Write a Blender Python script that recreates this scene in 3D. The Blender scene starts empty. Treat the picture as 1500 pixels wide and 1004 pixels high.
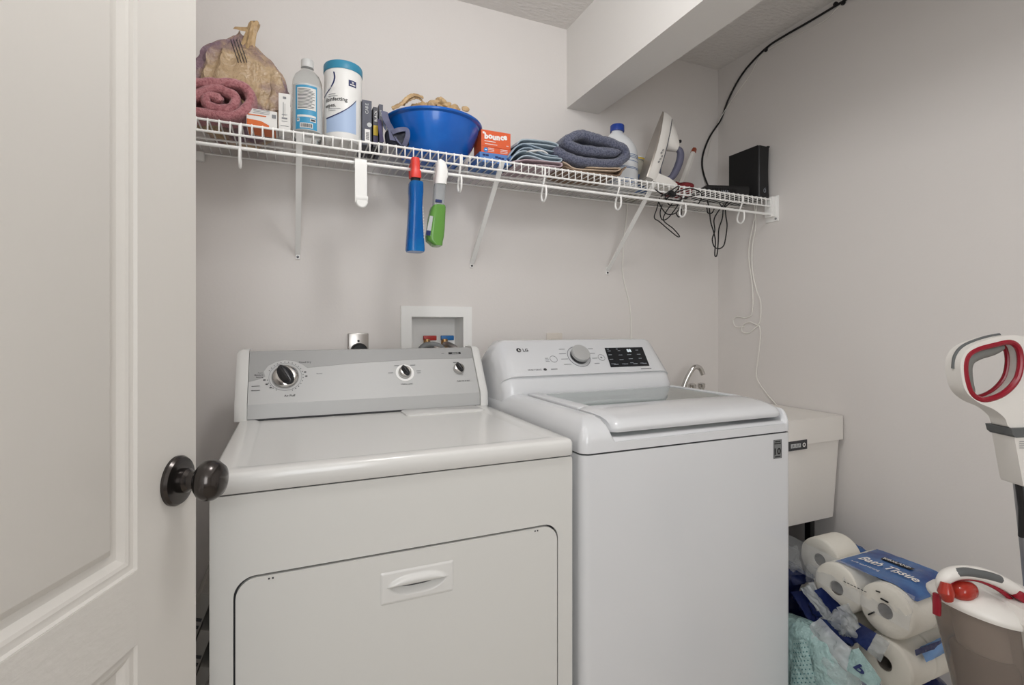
import bpy, bmesh, math, random
from mathutils import Vector, Matrix, noise
from mathutils.bvhtree import BVHTree
S = bpy.context.scene
COL = S.collection
R = math.radians
# ------------------------------------------------------------------ camera
CAM_H, FOC, YAW, HOR = 1.193, 745.0, R(23.6), 480.0
cd = bpy.data.cameras.new('camera'); cam = bpy.data.objects.new('camera', cd); COL.objects.link(cam)
cam.location = (0, 0, CAM_H); cam.rotation_euler = (R(90), 0, -YAW)
cd.sensor_width = 36; cd.lens = 36 * FOC / 1500; cd.shift_y = -(502 - HOR) / 1500; cd.clip_start = .02
S.camera = cam
# ------------------------------------------------------------------ world, lights, exposure
w = bpy.data.worlds.new('world'); S.world = w; w.use_nodes = True
w.node_tree.nodes['Background'].inputs[0].default_value = (1, .99, .98, 1)
w.node_tree.nodes['Background'].inputs[1].default_value = .7
def area(name, loc, rot, sx, sy, power, col):
    l = bpy.data.lights.new(name, 'AREA'); l.shape = 'RECTANGLE'; l.size = sx; l.size_y = sy; l.energy = power; l.color = col
    o = bpy.data.objects.new(name, l); COL.objects.link(o); o.location = loc; o.rotation_euler = rot; return o
area('fill_light', (.12, -1.48, 1.6), (R(89), 0, R(-27)), 1.1, 1.5, 26, (.94, .975, 1))  # soft fill added behind the camera to even the light; no window modelled there
ll = bpy.data.lights.new('ceiling_lamp_light', 'POINT'); ll.energy = 15; ll.color = (.985, .99, 1); ll.shadow_soft_size = .13
lo = bpy.data.objects.new('ceiling_lamp_light', ll); COL.objects.link(lo); lo.location = (.38, .64, 2.262)
vs = S.view_settings
vs.view_transform = 'Standard'; vs.look = 'None'; vs.gamma = 1; vs.use_curve_mapping = False; vs.exposure = .06

# ------------------------------------------------------------------ helpers
SN, CS = math.sin(YAW), math.cos(YAW)
def ray(px, py):
    u = (px - 750) / FOC
    return Vector((SN + u * CS, CS - u * SN, (HOR - py) / FOC))
C0 = Vector((0, 0, CAM_H))
def at(px, py, Y): d = ray(px, py); return C0 + d * (Y / d.y)
def atx(px, py, X): d = ray(px, py); return C0 + d * (X / d.x)
def atf(px, py, t): return C0 + ray(px, py) * t
def lin(c): c /= 255; return c / 12.92 if c <= .04045 else ((c + .055) / 1.055) ** 2.4
MATS = {}
def mat(name, col, rough=.5, metal=0, bump=None, var=None, trans=0, ior=1.45, alpha=1, coat=0, spec=.5, emit=0, sub=0, stretch=None, sheen=0):
    if name in MATS: return MATS[name]
    m = bpy.data.materials.new(name); m.use_nodes = True; nt = m.node_tree; b = nt.nodes['Principled BSDF']
    c = tuple(lin(x) for x in col) + (1,)
    I = b.inputs
    I['Base Color'].default_value = c; I['Roughness'].default_value = rough; I['Metallic'].default_value = metal
    I['Transmission Weight'].default_value = trans; I['IOR'].default_value = ior; I['Alpha'].default_value = alpha
    I['Coat Weight'].default_value = coat; I['Coat Roughness'].default_value = .08; I['Specular IOR Level'].default_value = spec
    I['Sheen Weight'].default_value = sheen
    if emit: I['Emission Color'].default_value = c; I['Emission Strength'].default_value = emit
    tc = nt.nodes.new('ShaderNodeTexCoord'); src = tc.outputs['Object']
    if stretch:
        mp = nt.nodes.new('ShaderNodeMapping'); mp.inputs['Scale'].default_value = stretch
        nt.links.new(src, mp.inputs[0]); src = mp.outputs[0]
    if var:      # (second colour, scale, contrast-lo, contrast-hi)
        n = nt.nodes.new('ShaderNodeTexNoise'); n.inputs['Scale'].default_value = var[1]; n.inputs['Detail'].default_value = 4
        r = nt.nodes.new('ShaderNodeValToRGB'); r.color_ramp.elements[0].position = var[2]; r.color_ramp.elements[1].position = var[3]
        r.color_ramp.elements[0].color = c; r.color_ramp.elements[1].color = tuple(lin(x) for x in var[0]) + (1,)
        nt.links.new(src, n.inputs['Vector']); nt.links.new(n.outputs[0], r.inputs[0]); nt.links.new(r.outputs[0], I['Base Color'])
    if bump:     # (scale, strength, distance)
        n = nt.nodes.new('ShaderNodeTexNoise'); n.inputs['Scale'].default_value = bump[0]; n.inputs['Detail'].default_value = 5
        bp = nt.nodes.new('ShaderNodeBump'); bp.inputs['Strength'].default_value = bump[1]; bp.inputs['Distance'].default_value = bump[2]
        nt.links.new(src, n.inputs['Vector']); nt.links.new(n.outputs[0], bp.inputs['Height']); nt.links.new(bp.outputs[0], I['Normal'])
    MATS[name] = m; return m
M = {}
def dm(k, *a, **kw): M[k] = mat(k, *a, **kw)
dm('wall', (226, 221, 217), .85, bump=(140, .12, .002))
dm('ceiling', (230, 226, 222), .9, bump=(38, .7, .01), stretch=(1, 2.2, 1))
dm('beam', (228, 225, 221), .8, bump=(160, .08, .002))
dm('floor', (196, 186, 174), .6, var=((180, 170, 158), 6, .3, .7))
dm('door', (216, 212, 206), .42, bump=(60, .16, .002), stretch=(1, 1, .12))
dm('door_rail', (216, 212, 206), .42, bump=(60, .35, .002), stretch=(.12, 1, 1.6))
dm('knob_bronze', (78, 74, 72), .2, .9)
dm('enamel', (224, 223, 220), .22, coat=.3)
dm('enamel_matte', (218, 217, 213), .34, bump=(500, .04, .001))
dm('washer_white', (220, 221, 223), .2, coat=.3)
dm('gap', (62, 62, 64), .8)
dm('grey_gap', (120, 120, 122), .8)
dm('silver', (186, 186, 185), .5, .2, stretch=(1, 60, 60), bump=(8, .05, .001))
dm('silver_dark', (160, 160, 159), .5, .2)
dm('silver_light', (212, 212, 210), .4, .4)
dm('chrome', (205, 203, 200), .12, 1)
dm('steel', (176, 172, 168), .28, 1)
dm('chrome_dark', (70, 70, 72), .25, .8)
dm('ink', (60, 60, 62), .6)
dm('ink_grey', (130, 131, 134), .6)
dm('ink_black', (18, 18, 20), .6)
dm('black_gloss', (14, 14, 16), .12)
dm('screen', (30, 32, 36), .15)
dm('screen_mark', (150, 155, 162), .5)
dm('digits', (225, 235, 240), .5, emit=.5)
dm('glass', (222, 232, 228), .02, trans=1, ior=1.45)
dm('tub_grey', (188, 192, 192), .5)
dm('plastic_white', (243, 242, 239), .38)
dm('wire_white', (246, 245, 242), .35)
dm('sink', (238, 234, 228), .45, bump=(220, .08, .001))
dm('black_plastic', (22, 22, 24), .42)
dm('black_mesh', (15, 15, 17), .55, bump=(700, .5, .002))
dm('black_cable', (18, 18, 19), .45)
dm('white_cable', (240, 237, 230), .5)
dm('red_valve', (160, 44, 38), .4); dm('blue_valve', (32, 100, 160), .4); dm('brass', (176, 140, 96), .3, .9)
dm('grey_plastic', (122, 124, 124), .45)
dm('beige_plate', (218, 210, 200), .45)
dm('tan_bag', (190, 164, 130), .2, var=((132, 106, 118), 7, .46, .58), bump=(30, 1, .02), spec=.8)
dm('tan_bag2', (196, 166, 124), .32, var=((158, 128, 92), 30, .4, .7), bump=(70, .5, .008))
dm('pink_terry', (192, 130, 134), .95, var=((166, 100, 106), 170, .42, .62), bump=(420, .9, .004), sheen=.3)
dm('blue_terry', (110, 114, 134), .95, var=((74, 78, 100), 190, .42, .6), bump=(420, .95, .004), sheen=.3)
dm('cloth_blue', (172, 186, 196), .9, bump=(300, .3, .002)); dm('cloth_blue2', (150, 166, 180), .9, bump=(300, .3, .002))
dm('cloth_white', (214, 214, 214), .9, bump=(300, .3, .002)); dm('cloth_mauve', (190, 170, 176), .9, bump=(300, .3, .002))
dm('cloth_beige', (196, 176, 156), .92, bump=(300, .4, .003)); dm('cloth_brown', (140, 118, 100), .92, bump=(300, .4, .003))
dm('hem', (206, 210, 214), .9)
dm('paper_white', (226, 224, 220), .6); dm('orange_print', (214, 106, 44), .5); dm('orange_box', (222, 96, 52), .45); dm('orange_dark', (190, 66, 34), .5)
dm('print_white', (240, 238, 235), .55); dm('print_blue', (44, 130, 200), .5); dm('navy', (34, 46, 96), .4); dm('print_lightblue', (172, 192, 222), .5)
dm('label_blue', (64, 150, 190), .45); dm('label_grey', (196, 198, 198), .5); dm('teal_lid', (52, 136, 168), .4); dm('wipes_white', (234, 233, 230), .35)
dm('bottle_clear', (238, 242, 242), .04, trans=.92, ior=1.2)
dm('cap_clear', (236, 236, 234), .3, trans=.3)
dm('dark_box', (58, 60, 76), .45); dm('dark_box2', (42, 40, 50), .45); dm('yellow_print', (216, 184, 60), .5); dm('purple', (84, 78, 108), .5)
dm('ribbon', (104, 106, 130), .5, bump=(200, .2, .002)); dm('dark_bag', (26, 28, 44), .5, bump=(60, .5, .006))
dm('bowl_blue', (14, 104, 198), .25, var=((10, 92, 184), 8, .4, .6), coat=.4)
dm('box_blue', (84, 128, 190), .5); dm('bottle_white', (226, 228, 230), .35); dm('cap_blue', (36, 66, 150), .35); dm('stripe_blue', (96, 124, 170), .5)
dm('bottle_pale', (214, 210, 196), .2, trans=.35, ior=1.2)
dm('iron_white', (226, 222, 216), .35); dm('iron_sole', (176, 168, 160), .3, .6); dm('iron_grip', (92, 92, 112), .5); dm('iron_trim', (70, 72, 84), .5)
dm('red_cloth', (128, 42, 46), .85, bump=(90, .5, .006)); dm('rust_plastic', (150, 70, 46), .45)
dm('spray_blue', (16, 104, 186), .1, trans=.35, ior=1.33, var=((30, 130, 205), 9, .45, .65)); dm('spray_red', (222, 62, 52), .4)
dm('spray_green', (116, 172, 84), .1, trans=.3, ior=1.33); dm('spray_clear', (205, 208, 210), .1, trans=.6, ior=1.3)
dm('tissue', (232, 228, 218), .95, bump=(160, .25, .002)); dm('core', (112, 105, 98), .8); dm('film_blue', (66, 110, 168), .2, var=((34, 62, 128), 9, .42, .62), bump=(40, .4, .006))
dm('film_navy', (26, 38, 88), .2, var=((48, 66, 122), 14, .5, .75), bump=(50, .5, .006)); dm('film_lightblue', (112, 150, 198), .25, bump=(50, .5, .006))
dm('film_teal', (158, 186, 184), .12, bump=(30, 1, .02)); dm('teal_dot', (70, 120, 124), .4); dm('film_clear', (235, 238, 240), .06, alpha=.13, bump=(60, .9, .01), spec=.8)
dm('film_haze', (215, 220, 222), .08, alpha=.38, bump=(46, .9, .012), spec=.8)
dm('vac_white', (224, 220, 214), .35); dm('vac_red', (142, 22, 40), .25); dm('vac_red_clear', (190, 58, 44), .12, trans=.35); dm('vac_grey', (92, 94, 94), .5); dm('vac_grip', (120, 120, 116), .55)
dm('vac_cup', (196, 186, 178), .1, trans=.8, ior=1.1); dm('dust', (150, 140, 132), .95); dm('vac_tube', (160, 160, 164), .3, .6)
dm('carton', (150, 146, 140), .8); dm('lamp_glass', (255, 250, 240), .4, emit=3.0); dm('fringe', (176, 172, 150), .95, bump=(120, .8, .006))

LOC = {}
def tag(o, label, cat, group=None, kind=None):
    o['label'] = label; o['category'] = cat
    if group: o['group'] = group
    if kind: o['kind'] = kind
    return o
def thing(name, loc, label, cat, group=None):
    o = bpy.data.objects.new(name, None); COL.objects.link(o); o.location = loc; o.empty_display_size = .05
    LOC[o] = Vector(loc); return tag(o, label, cat, group)
def obj(name, bm, m, parent=None, smooth=35, kind=None, loc=None):
    """links bm (world coordinates) as one mesh object"""
    bmesh.ops.recalc_face_normals(bm, faces=bm.faces)
    if parent is not None: o_ = LOC[parent]
    elif loc is not None: o_ = Vector(loc)
    else:
        xs = [v.co for v in bm.verts]
        mn = [min(c[i] for c in xs) for i in range(3)]; mx = [max(c[i] for c in xs) for i in range(3)]
        o_ = Vector(((mn[0] + mx[0]) / 2, (mn[1] + mx[1]) / 2, mn[2]))
    bmesh.ops.translate(bm, verts=bm.verts, vec=-o_)
    me = bpy.data.meshes.new(name); bm.to_mesh(me); bm.free()
    if smooth:
        me.polygons.foreach_set('use_smooth', [True] * len(me.polygons)); me.set_sharp_from_angle(angle=R(smooth))
    me.materials.append(M[m])
    o = bpy.data.objects.new(name, me); COL.objects.link(o)
    if parent is not None: o.parent = parent
    else: o.location = o_
    LOC[o] = o_
    if kind: o['kind'] = kind
    elif name in STUFF: o['kind'] = 'stuff'
    return o
STUFF = {'printed_marks', 'label_print', 'brand_lettering', 'label_lettering', 'lettering', 'printed_lines', 'printed_dots', 'barcode', 'pattern', 'label_stripes', 'label_marks', 'display_marks', 'display_digits', 'sticker_lettering', 'side_lettering', 'film_lettering', 'wrap_print', 'front_slots', 'indicator_lights', 'label_panel', 'label_navy', 'label_white', 'badge_lettering', 'hinge_mark', 'logo', 'brand_face', 'orange_print'}
def nb(): return bmesh.new()
def merge(bm, t, mtx=None):
    if mtx is not None: bmesh.ops.transform(t, matrix=mtx, verts=t.verts)
    me = bpy.data.meshes.new('t'); t.to_mesh(me); t.free(); bm.from_mesh(me); bpy.data.meshes.remove(me); return bm
def box(bm, x0, x1, y0, y1, z0, z1, r=0, seg=2, mtx=None):
    t = bmesh.new(); bmesh.ops.create_cube(t, size=1)
    for v in t.verts: v.co = Vector(((x0 + x1) / 2 + v.co.x * (x1 - x0), (y0 + y1) / 2 + v.co.y * (y1 - y0), (z0 + z1) / 2 + v.co.z * (z1 - z0)))
    if r: bmesh.ops.bevel(t, geom=t.edges[:], offset=r, segments=seg, profile=.5, affect='EDGES', clamp_overlap=True)
    return merge(bm, t, mtx)
def bx(*a, **k): return box(nb(), *a, **k)
def loft(bm, rings, closed=True, cap0=True, cap1=True):
    vr = [[bm.verts.new(p) for p in r] for r in rings]
    n = len(vr[0])
    for a, b in zip(vr, vr[1:]):
        for i in range(n if closed else n - 1):
            j = (i + 1) % n; bm.faces.new((a[i], a[j], b[j], b[i]))
    if cap0: bm.faces.new(vr[0][::-1])
    if cap1: bm.faces.new(vr[-1])
    return bm
def lathe(bm, prof, c, seg=32, mtx=None, cap=True):
    t = bmesh.new()
    rings = [[(r * math.cos(2 * math.pi * i / seg), r * math.sin(2 * math.pi * i / seg), z) for i in range(seg)] for r, z in prof]
    loft(t, rings, True, cap, cap)
    mm = Matrix.Translation(Vector(c)) @ (mtx if mtx else Matrix())
    return merge(bm, t, mm)
def crom(pts, n=8, closed=False):
    pts = [Vector(p) for p in pts]; out = []
    N = len(pts)
    rng = range(N) if closed else range(N - 1)
    for i in rng:
        g = (lambda k: pts[k % N]) if closed else (lambda k: pts[max(0, min(N - 1, k))])
        p0, p1, p2, p3 = g(i - 1), g(i), g(i + 1), g(i + 2)
        for k in range(n):
            t = k / n
            out.append(.5 * ((2 * p1) + (p2 - p0) * t + (2 * p0 - 5 * p1 + 4 * p2 - p3) * t * t + (3 * p1 - p0 - 3 * p2 + p3) * t ** 3))
    if not closed: out.append(pts[-1])
    return out
def tube(bm, pts, r, seg=8, closed=False, sx=1.0):
    pts = [Vector(p) for p in pts]; N = len(pts)
    rr = r if isinstance(r, (list, tuple)) else [r] * N
    T = []
    for i in range(N):
        a = pts[(i - 1) % N] if closed or i > 0 else pts[i]; b = pts[(i + 1) % N] if closed or i < N - 1 else pts[i]
        T.append((b - a).normalized())
    up = Vector((0, 0, 1)) if abs(T[0].z) < .9 else Vector((1, 0, 0))
    nrm = (up - T[0] * up.dot(T[0])).normalized(); rings = []
    for i in range(N):
        nrm = (nrm - T[i] * nrm.dot(T[i])).normalized(); bi = T[i].cross(nrm)
        rings.append([pts[i] + (nrm * math.cos(2 * math.pi * k / seg) + bi * sx * math.sin(2 * math.pi * k / seg)) * rr[i] for k in range(seg)])
    if closed: rings.append(rings[0]); return loft(bm, rings, True, False, False)
    return loft(bm, rings)
def tb(*a, **k): return tube(nb(), *a, **k)
def rrect(x0, x1, z0, z1, r, n=6):
    out = []
    for cx, cz, a0 in ((x1 - r, z1 - r, 0), (x0 + r, z1 - r, 90), (x0 + r, z0 + r, 180), (x1 - r, z0 + r, 270)):
        for k in range(n + 1):
            a = R(a0 + 90 * k / n); out.append((cx + r * math.cos(a), cz + r * math.sin(a)))
    return out
def ell(cx, cz, rx, rz, n=32): return [(cx + rx * math.cos(2 * math.pi * i / n), cz + rz * math.sin(2 * math.pi * i / n)) for i in range(n)]
def plate(bm, outer, inners, fn, d0, d1, bev=0):
    """flat plate with holes; fn(a, b, depth) -> world"""
    t = bmesh.new(); E = []
    for lp in [outer] + inners:
        vs_ = [t.verts.new((p[0], p[1], 0)) for p in lp]
        for i in range(len(vs_)): E.append(t.edges.new((vs_[i], vs_[(i + 1) % len(vs_)])))
    f = bmesh.ops.triangle_fill(t, use_beauty=True, use_dissolve=False, edges=E)
    faces = [g for g in f['geom'] if isinstance(g, bmesh.types.BMFace)]
    bmesh.ops.recalc_face_normals(t, faces=t.faces)
    rim = [e for e in t.edges if e.is_boundary]
    if not bev:
        ex = bmesh.ops.extrude_face_region(t, geom=t.faces[:])
        for v in [g for g in ex['geom'] if isinstance(g, bmesh.types.BMVert)]: v.co.z = 1
    else:
        ex = bmesh.ops.extrude_face_region(t, geom=t.faces[:])
        for v in [g for g in ex['geom'] if isinstance(g, bmesh.types.BMVert)]: v.co.z = 1
        hard = [e for e in t.edges if len(e.link_faces) == 2 and e.calc_face_angle(0) > 1.2 and abs(e.verts[0].co.z - e.verts[1].co.z) < .1 and e.verts[0].co.z < .5]
        for v in t.verts: v.co.z *= (d1 - d0)
        bmesh.ops.bevel(t, geom=hard, offset=bev, segments=3, profile=.5, affect='EDGES', clamp_overlap=True)
        for v in t.verts: v.co.z /= (d1 - d0)
    for v in t.verts: v.co = fn(v.co.x, v.co.y, d0 + (d1 - d0) * v.co.z)
    return merge(bm, t)
class Frame:
    """2D drawing surface: origin, axes ex, ey; n points out of the surface"""
    def __init__(s, o, ex, ey): s.o = Vector(o); s.ex = Vector(ex).normalized(); s.ey = Vector(ey).normalized(); s.n = s.ex.cross(s.ey)
    def __call__(s, a, b, off=0): return s.o + s.ex * a + s.ey * b + s.n * off
    def mtx(s, a=0, b=0, off=0):
        m = Matrix((s.ex, s.ey, s.n)).transposed().to_4x4(); m.translation = s(a, b, off); return m
def patch(bm, pts, fn, off=.0004, th=.0004):
    """thin printed patch"""
    return loft(bm, [[fn(a, b, off) for a, b in pts], [fn(a, b, off + th) for a, b in pts]])
_tc = {}
def text_geo(s, bold=0, shear=0):
    k = (s, bold, shear)
    if k not in _tc:
        c = bpy.data.curves.new('t', 'FONT'); c.body = s; c.size = 1; c.resolution_u = 2; c.offset = bold; c.shear = shear
        o = bpy.data.objects.new('t', c); COL.objects.link(o); dg = bpy.context.evaluated_depsgraph_get()
        me = bpy.data.meshes.new_from_object(o.evaluated_get(dg))
        V = [(v.co.x, v.co.y) for v in me.vertices]; Fc = [tuple(p.vertices) for p in me.polygons]
        bpy.data.objects.remove(o); bpy.data.curves.remove(c); bpy.data.meshes.remove(me)
        _tc[k] = (V, Fc)
    return _tc[k]
def text(bm, s, a, b, size, fn, off=.0009, align='c', bold=0, shear=0, width=None, rot=0):
    V, Fc = text_geo(s, bold, shear)
    x0 = min(v[0] for v in V); x1 = max(v[0] for v in V); sx = size
    if width: sx = width / (x1 - x0)
    sh = {'c': (x0 + x1) / 2, 'l': x0, 'r': x1}[align]
    cr, sr = math.cos(rot), math.sin(rot)
    vv = []
    for x, y in V:
        p, q = (x - sh) * sx, y * size
        vv.append(bm.verts.new(fn(a + p * cr - q * sr, b + p * sr + q * cr, off)))
    for f in Fc:
        try: bm.faces.new([vv[i] for i in f])
        except ValueError: pass
    return bm
def dashes(bm, L, fn, off=.0006):
    for a, b, w_, h in L: patch(bm, [(a - w_ / 2, b - h / 2), (a + w_ / 2, b - h / 2), (a + w_ / 2, b + h / 2), (a - w_ / 2, b + h / 2)], fn, off, .0002)
    return bm
def ribbon(path, h, y0, y1, n=5, seed=0, amp=0, nseg=7, wav=0):
    """thick soft cloth: path is a list of (x, z); cloth runs along y from y0 to y1"""
    P = crom([(p[0], 0, p[1]) for p in path], n); N = len(P); bm = bmesh.new(); rings = []
    D = (y1 - y0) / 2; yc = (y0 + y1) / 2
    sec = []
    for k in range(nseg + 1):
        a = R(-90 + 180 * k / nseg); sec.append((math.sin(a), 1, math.cos(a)))
    for i in range(N):
        a, b = P[max(0, i - 1)], P[min(N - 1, i + 1)]; t = (b - a).normalized(); nn = Vector((-t.z, 0, t.x))
        e = min(i, N - 1 - i) / 3; hh = h * (math.sqrt(max(0.08, 1 - (1 - e) ** 2)) if e < 1 else 1)
        ring = []
        for sgn in (-1, 1):
            for k in range(nseg + 1):
                aa = R(-90 + 180 * k / nseg) * sgn * -1
                # walk around the stadium section
                nz = math.sin(aa) * hh; yy = yc + sgn * (D - hh) + sgn * math.cos(aa) * hh
                p = P[i] + nn * nz; p.y = yy
                if amp:
                    q = noise.noise_vector(p * 60 + Vector((seed, seed * 3, 0))) * amp; p = p + q
                if wav: p = p + nn * wav * noise.noise(Vector((i * .15 + seed, yy * 9, seed)))
                ring.append(p)
            if sgn == -1:      # two inner columns on the way to the other edge
                for f in (.33, .67):
                    yy = yc + (-1 + 2 * f) * (D - hh); p = P[i] + nn * (math.sin(R(-90) * -1 * -1) * -hh); p.y = yy
                    if amp: p = p + noise.noise_vector(p * 60 + Vector((seed, seed * 3, 0))) * amp
                    ring.append(p)
        rings.append(ring)
    return rings
def stadium_cloth(path, h, y0, y1, n=5, seed=0, amp=0, wav=0):
    P = crom([(p[0], 0, p[1]) for p in path], n); N = len(P); bm = bmesh.new(); rings = []
    prof = []
    Dn = 8
    for k in range(7): a = R(180 + 90 - 30 * k); prof.append((-1, math.cos(a), math.sin(a)))   # near edge, bottom to top
    for k in range(1, Dn): prof.append((-1 + 2 * k / Dn, 0, 1))
    for k in range(7): a = R(90 - 30 * k); prof.append((1, math.cos(a), math.sin(a)))
    for k in range(1, Dn): prof.append((1 - 2 * k / Dn, 0, -1))
    D = (y1 - y0) / 2; yc = (y0 + y1) / 2
    for i in range(N):
        a, b = P[max(0, i - 1)], P[min(N - 1, i + 1)]; t = (b - a).normalized(); nn = Vector((-t.z, 0, t.x))
        e = min(i, N - 1 - i) / 3; hh = h * (math.sqrt(max(.1, 1 - (1 - e) ** 2)) if e < 1 else 1)
        ring = []
        for (s_, ca, sa) in prof:
            p = P[i] + nn * (sa * hh); p.y = yc + s_ * (D - h) + ca * h
            if wav: p = p + nn * (wav * noise.noise(Vector((i * .12 + seed, p.y * 10, seed))))
            if amp: p = p + noise.noise_vector(p * 55 + Vector((seed, seed * 3, 0))) * amp + noise.noise_vector(p * 230) * amp * .5
            ring.append(p)
        rings.append(ring)
    return loft(bm, rings)
def blob(bm, c, s, p=2.6, nu=48, nv=28, amp=.01, fr=14, seed=0, flat=None, fn=None):
    sg = lambda x, e: math.copysign(abs(x) ** e, x)
    rings = []
    for j in range(1, nv):
        ph = math.pi * (j / nv - .5); ring = []
        for i in range(nu):
            th = 2 * math.pi * i / nu; e = 2 / p
            v = Vector((s[0] * sg(math.cos(ph), e) * sg(math.cos(th), e), s[1] * sg(math.cos(ph), e) * sg(math.sin(th), e), s[2] * sg(math.sin(ph), e)))
            d = noise.noise(v * fr + Vector((seed, seed, seed))) * amp + abs(noise.noise(v * fr * 2.3 + Vector((seed, 0, 9)))) * -amp * .7
            v = v + v.normalized() * d
            if fn: v = fn(v, th, ph)
            w_ = Vector(c) + v
            if flat is not None and w_.z < flat: w_.z = flat + (w_.z - flat) * .02
            ring.append(w_)
        rings.append(ring)
    return loft(bm, rings)
class Sheet:
    """bilinear patch with crumple; s(u, v, off)"""
    def __init__(s, c, amp=.004, fr=30, seed=0, bulge=0): s.c = [Vector(p) for p in c]; s.amp = amp; s.fr = fr; s.seed = seed; s.n = (s.c[1] - s.c[0]).cross(s.c[3] - s.c[0]).normalized(); s.bulge = bulge
    def __call__(s, u, v, off=0):
        a, b, c, d = s.c; p = a * (1 - u) * (1 - v) + b * u * (1 - v) + c * u * v + d * (1 - u) * v
        k = noise.noise(p * s.fr + Vector((s.seed, 0, 0))) + .5 * noise.noise(p * s.fr * 2.2 + Vector((0, s.seed, 0)))
        return p + s.n * (off + s.amp * k + s.bulge * math.sin(math.pi * max(0, min(1, u))) * math.sin(math.pi * max(0, min(1, v))))
    def build(s, nu=24, nv=16, th=.0006):
        bm = bmesh.new(); g = [[[bm.verts.new(s(i / nu, j / nv, o)) for i in range(nu + 1)] for j in range(nv + 1)] for o in (0, -th)]
        for j in range(nv):
            for i in range(nu):
                bm.faces.new((g[0][j][i], g[0][j][i + 1], g[0][j + 1][i + 1], g[0][j + 1][i])); bm.faces.new((g[1][j][i], g[1][j + 1][i], g[1][j + 1][i + 1], g[1][j][i + 1]))
        for i in range(nu):
            bm.faces.new((g[0][0][i], g[1][0][i], g[1][0][i + 1], g[0][0][i + 1])); bm.faces.new((g[0][nv][i], g[0][nv][i + 1], g[1][nv][i + 1], g[1][nv][i]))
        for j in range(nv):
            bm.faces.new((g[0][j][0], g[0][j + 1][0], g[1][j + 1][0], g[1][j][0])); bm.faces.new((g[0][j][nu], g[1][j][nu], g[1][j + 1][nu], g[0][j + 1][nu]))
        return bm
def struct(name, bm, m, smooth=0): return obj(name, bm, m, None, smooth, 'structure')
def cyl(cx, cy, r):
    """drawing surface around a vertical cylinder: a = arc length from the -Y direction, b = world z"""
    return lambda a, b, off=0: Vector((cx + (r + off) * math.sin(a / r), cy - (r + off) * math.cos(a / r), b))
def cpatch(bm, f, a0, a1, b0, b1, n=14, off=.0004):
    return loft(bm, [[f(a0 + (a1 - a0) * i / n, b0, off) for i in range(n + 1)], [f(a0 + (a1 - a0) * i / n, b1, off) for i in range(n + 1)]], False, False, False)

# ================================================================== ROOM
YB, XR, XL, ZC, YF = 1.82, 1.863, -.46, 2.414, -1.6
bm = nb()
plate(bm, [(XL - .1, -.02), (XR + .1, -.02), (XR + .1, ZC + .1), (XL - .1, ZC + .1)], [[(.396, 1.06), (.597, 1.06), (.597, 1.234), (.396, 1.234)]], lambda a, b, d: Vector((a, d, b)), YB, YB + .12)
struct('wall_back', bm, 'wall')
struct('wall_right', bx(XR, XR + .1, YF, YB, -.02, ZC + .1), 'wall')
bm = nb(); box(bm, XL - .1, XL, .16, YB, -.02, ZC + .1); box(bm, XL - .1, XL, YF, -.64, -.02, ZC + .1); box(bm, XL - .1, XL, -.64, .16, 2.06, ZC + .1)
struct('wall_left', bm, 'wall')
struct('wall_front', bx(XL, XR, YF - .1, YF, -.02, ZC + .1), 'wall')
struct('floor', bx(XL - .1, XR + .1, YF, YB, -.05, 0), 'floor')
struct('ceiling', bx(XL - .1, XR + .1, YF, YB, ZC, ZC + .06), 'ceiling')
struct('trim_1', bx(1.04, 1.19, YF, YB, 2.092, ZC), 'beam')

# ------------------------------------------------------------------ ceiling lamp (above the door, out of the frame)
lamp = thing('ceiling_lamp', (.38, .64, 2.414), 'round flush ceiling lamp with a white glass dome', 'lamp')
obj('lamp_base', lathe(nb(), [(.11, 0), (.115, -.012), (.115, -.03), (.1, -.035)], (.38, .64, 2.414), 40), 'steel', lamp)
obj('lamp_shade', lathe(nb(), [(.10, 0), (.102, -.012), (.085, -.028), (.05, -.038), (.0, -.042)][:4], (.38, .64, 2.382), 40), 'lamp_glass', lamp)

# ================================================================== DOOR
DD = Vector((.3696, .9298, 0)).normalized(); DB = Vector((-.1252, .8622, 0)); DW = .76
hinge = DB - DD * DW
# local: X from free edge back to the hinge (s), z up; face points to the camera side
dn = Vector((DD.y, -DD.x, 0))
def dfn(s_, z, off=0): return DB - DD * s_ + Vector((0, 0, z)) + dn * off
door = tag(bpy.data.objects.new('door_1', None), 'white panelled door standing open at the left, with a dark bronze knob', 'door', kind='structure')
COL.objects.link(door); door.location = hinge; LOC[door] = hinge.copy()
P1, P2 = (.121, .64, .8985, 1.9), (.121, .64, .20, .8075)
bm = nb()
plate(bm, [(0.0, .012), (DW, .012), (DW, 2.035), (0.0, 2.035)], [[(p[0], p[2]), (p[1], p[2]), (p[1], p[3]), (p[0], p[3])] for p in (P1, P2)], dfn, 0, -.034)
obj('door_slab', bm, 'door', door, 25)
def panel(p):
    # profile from the stile edge inward: (inset, depth)
    pr = [(0, 0), (.002, -.0035), (.006, -.0042), (.010, -.0035), (.014, -.0048), (.021, -.0105), (.024, -.011), (.030, -.0105), (.0395, -.0035), (.041, -.003)]
    rings = [[dfn(p[0] + i, p[2] + i, d), dfn(p[1] - i, p[2] + i, d), dfn(p[1] - i, p[3] - i, d), dfn(p[0] + i, p[3] - i, d)] for i, d in pr]
    return loft(nb(), rings, True, False, True)
for p in (P1, P2): obj('door_panel', panel(p), 'door', door, 20)
obj('lock_rail', bx(0, 0, 0, 0, 0, 0) if False else plate(nb(), [(.121, .8085), (.64, .8085), (.64, .8975), (.121, .8975)], [], dfn, .0006, -.01), 'door_rail', door, 25)
kf = Frame(dfn(.0459, .984), -DD * -1, (0, 0, 1))
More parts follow.
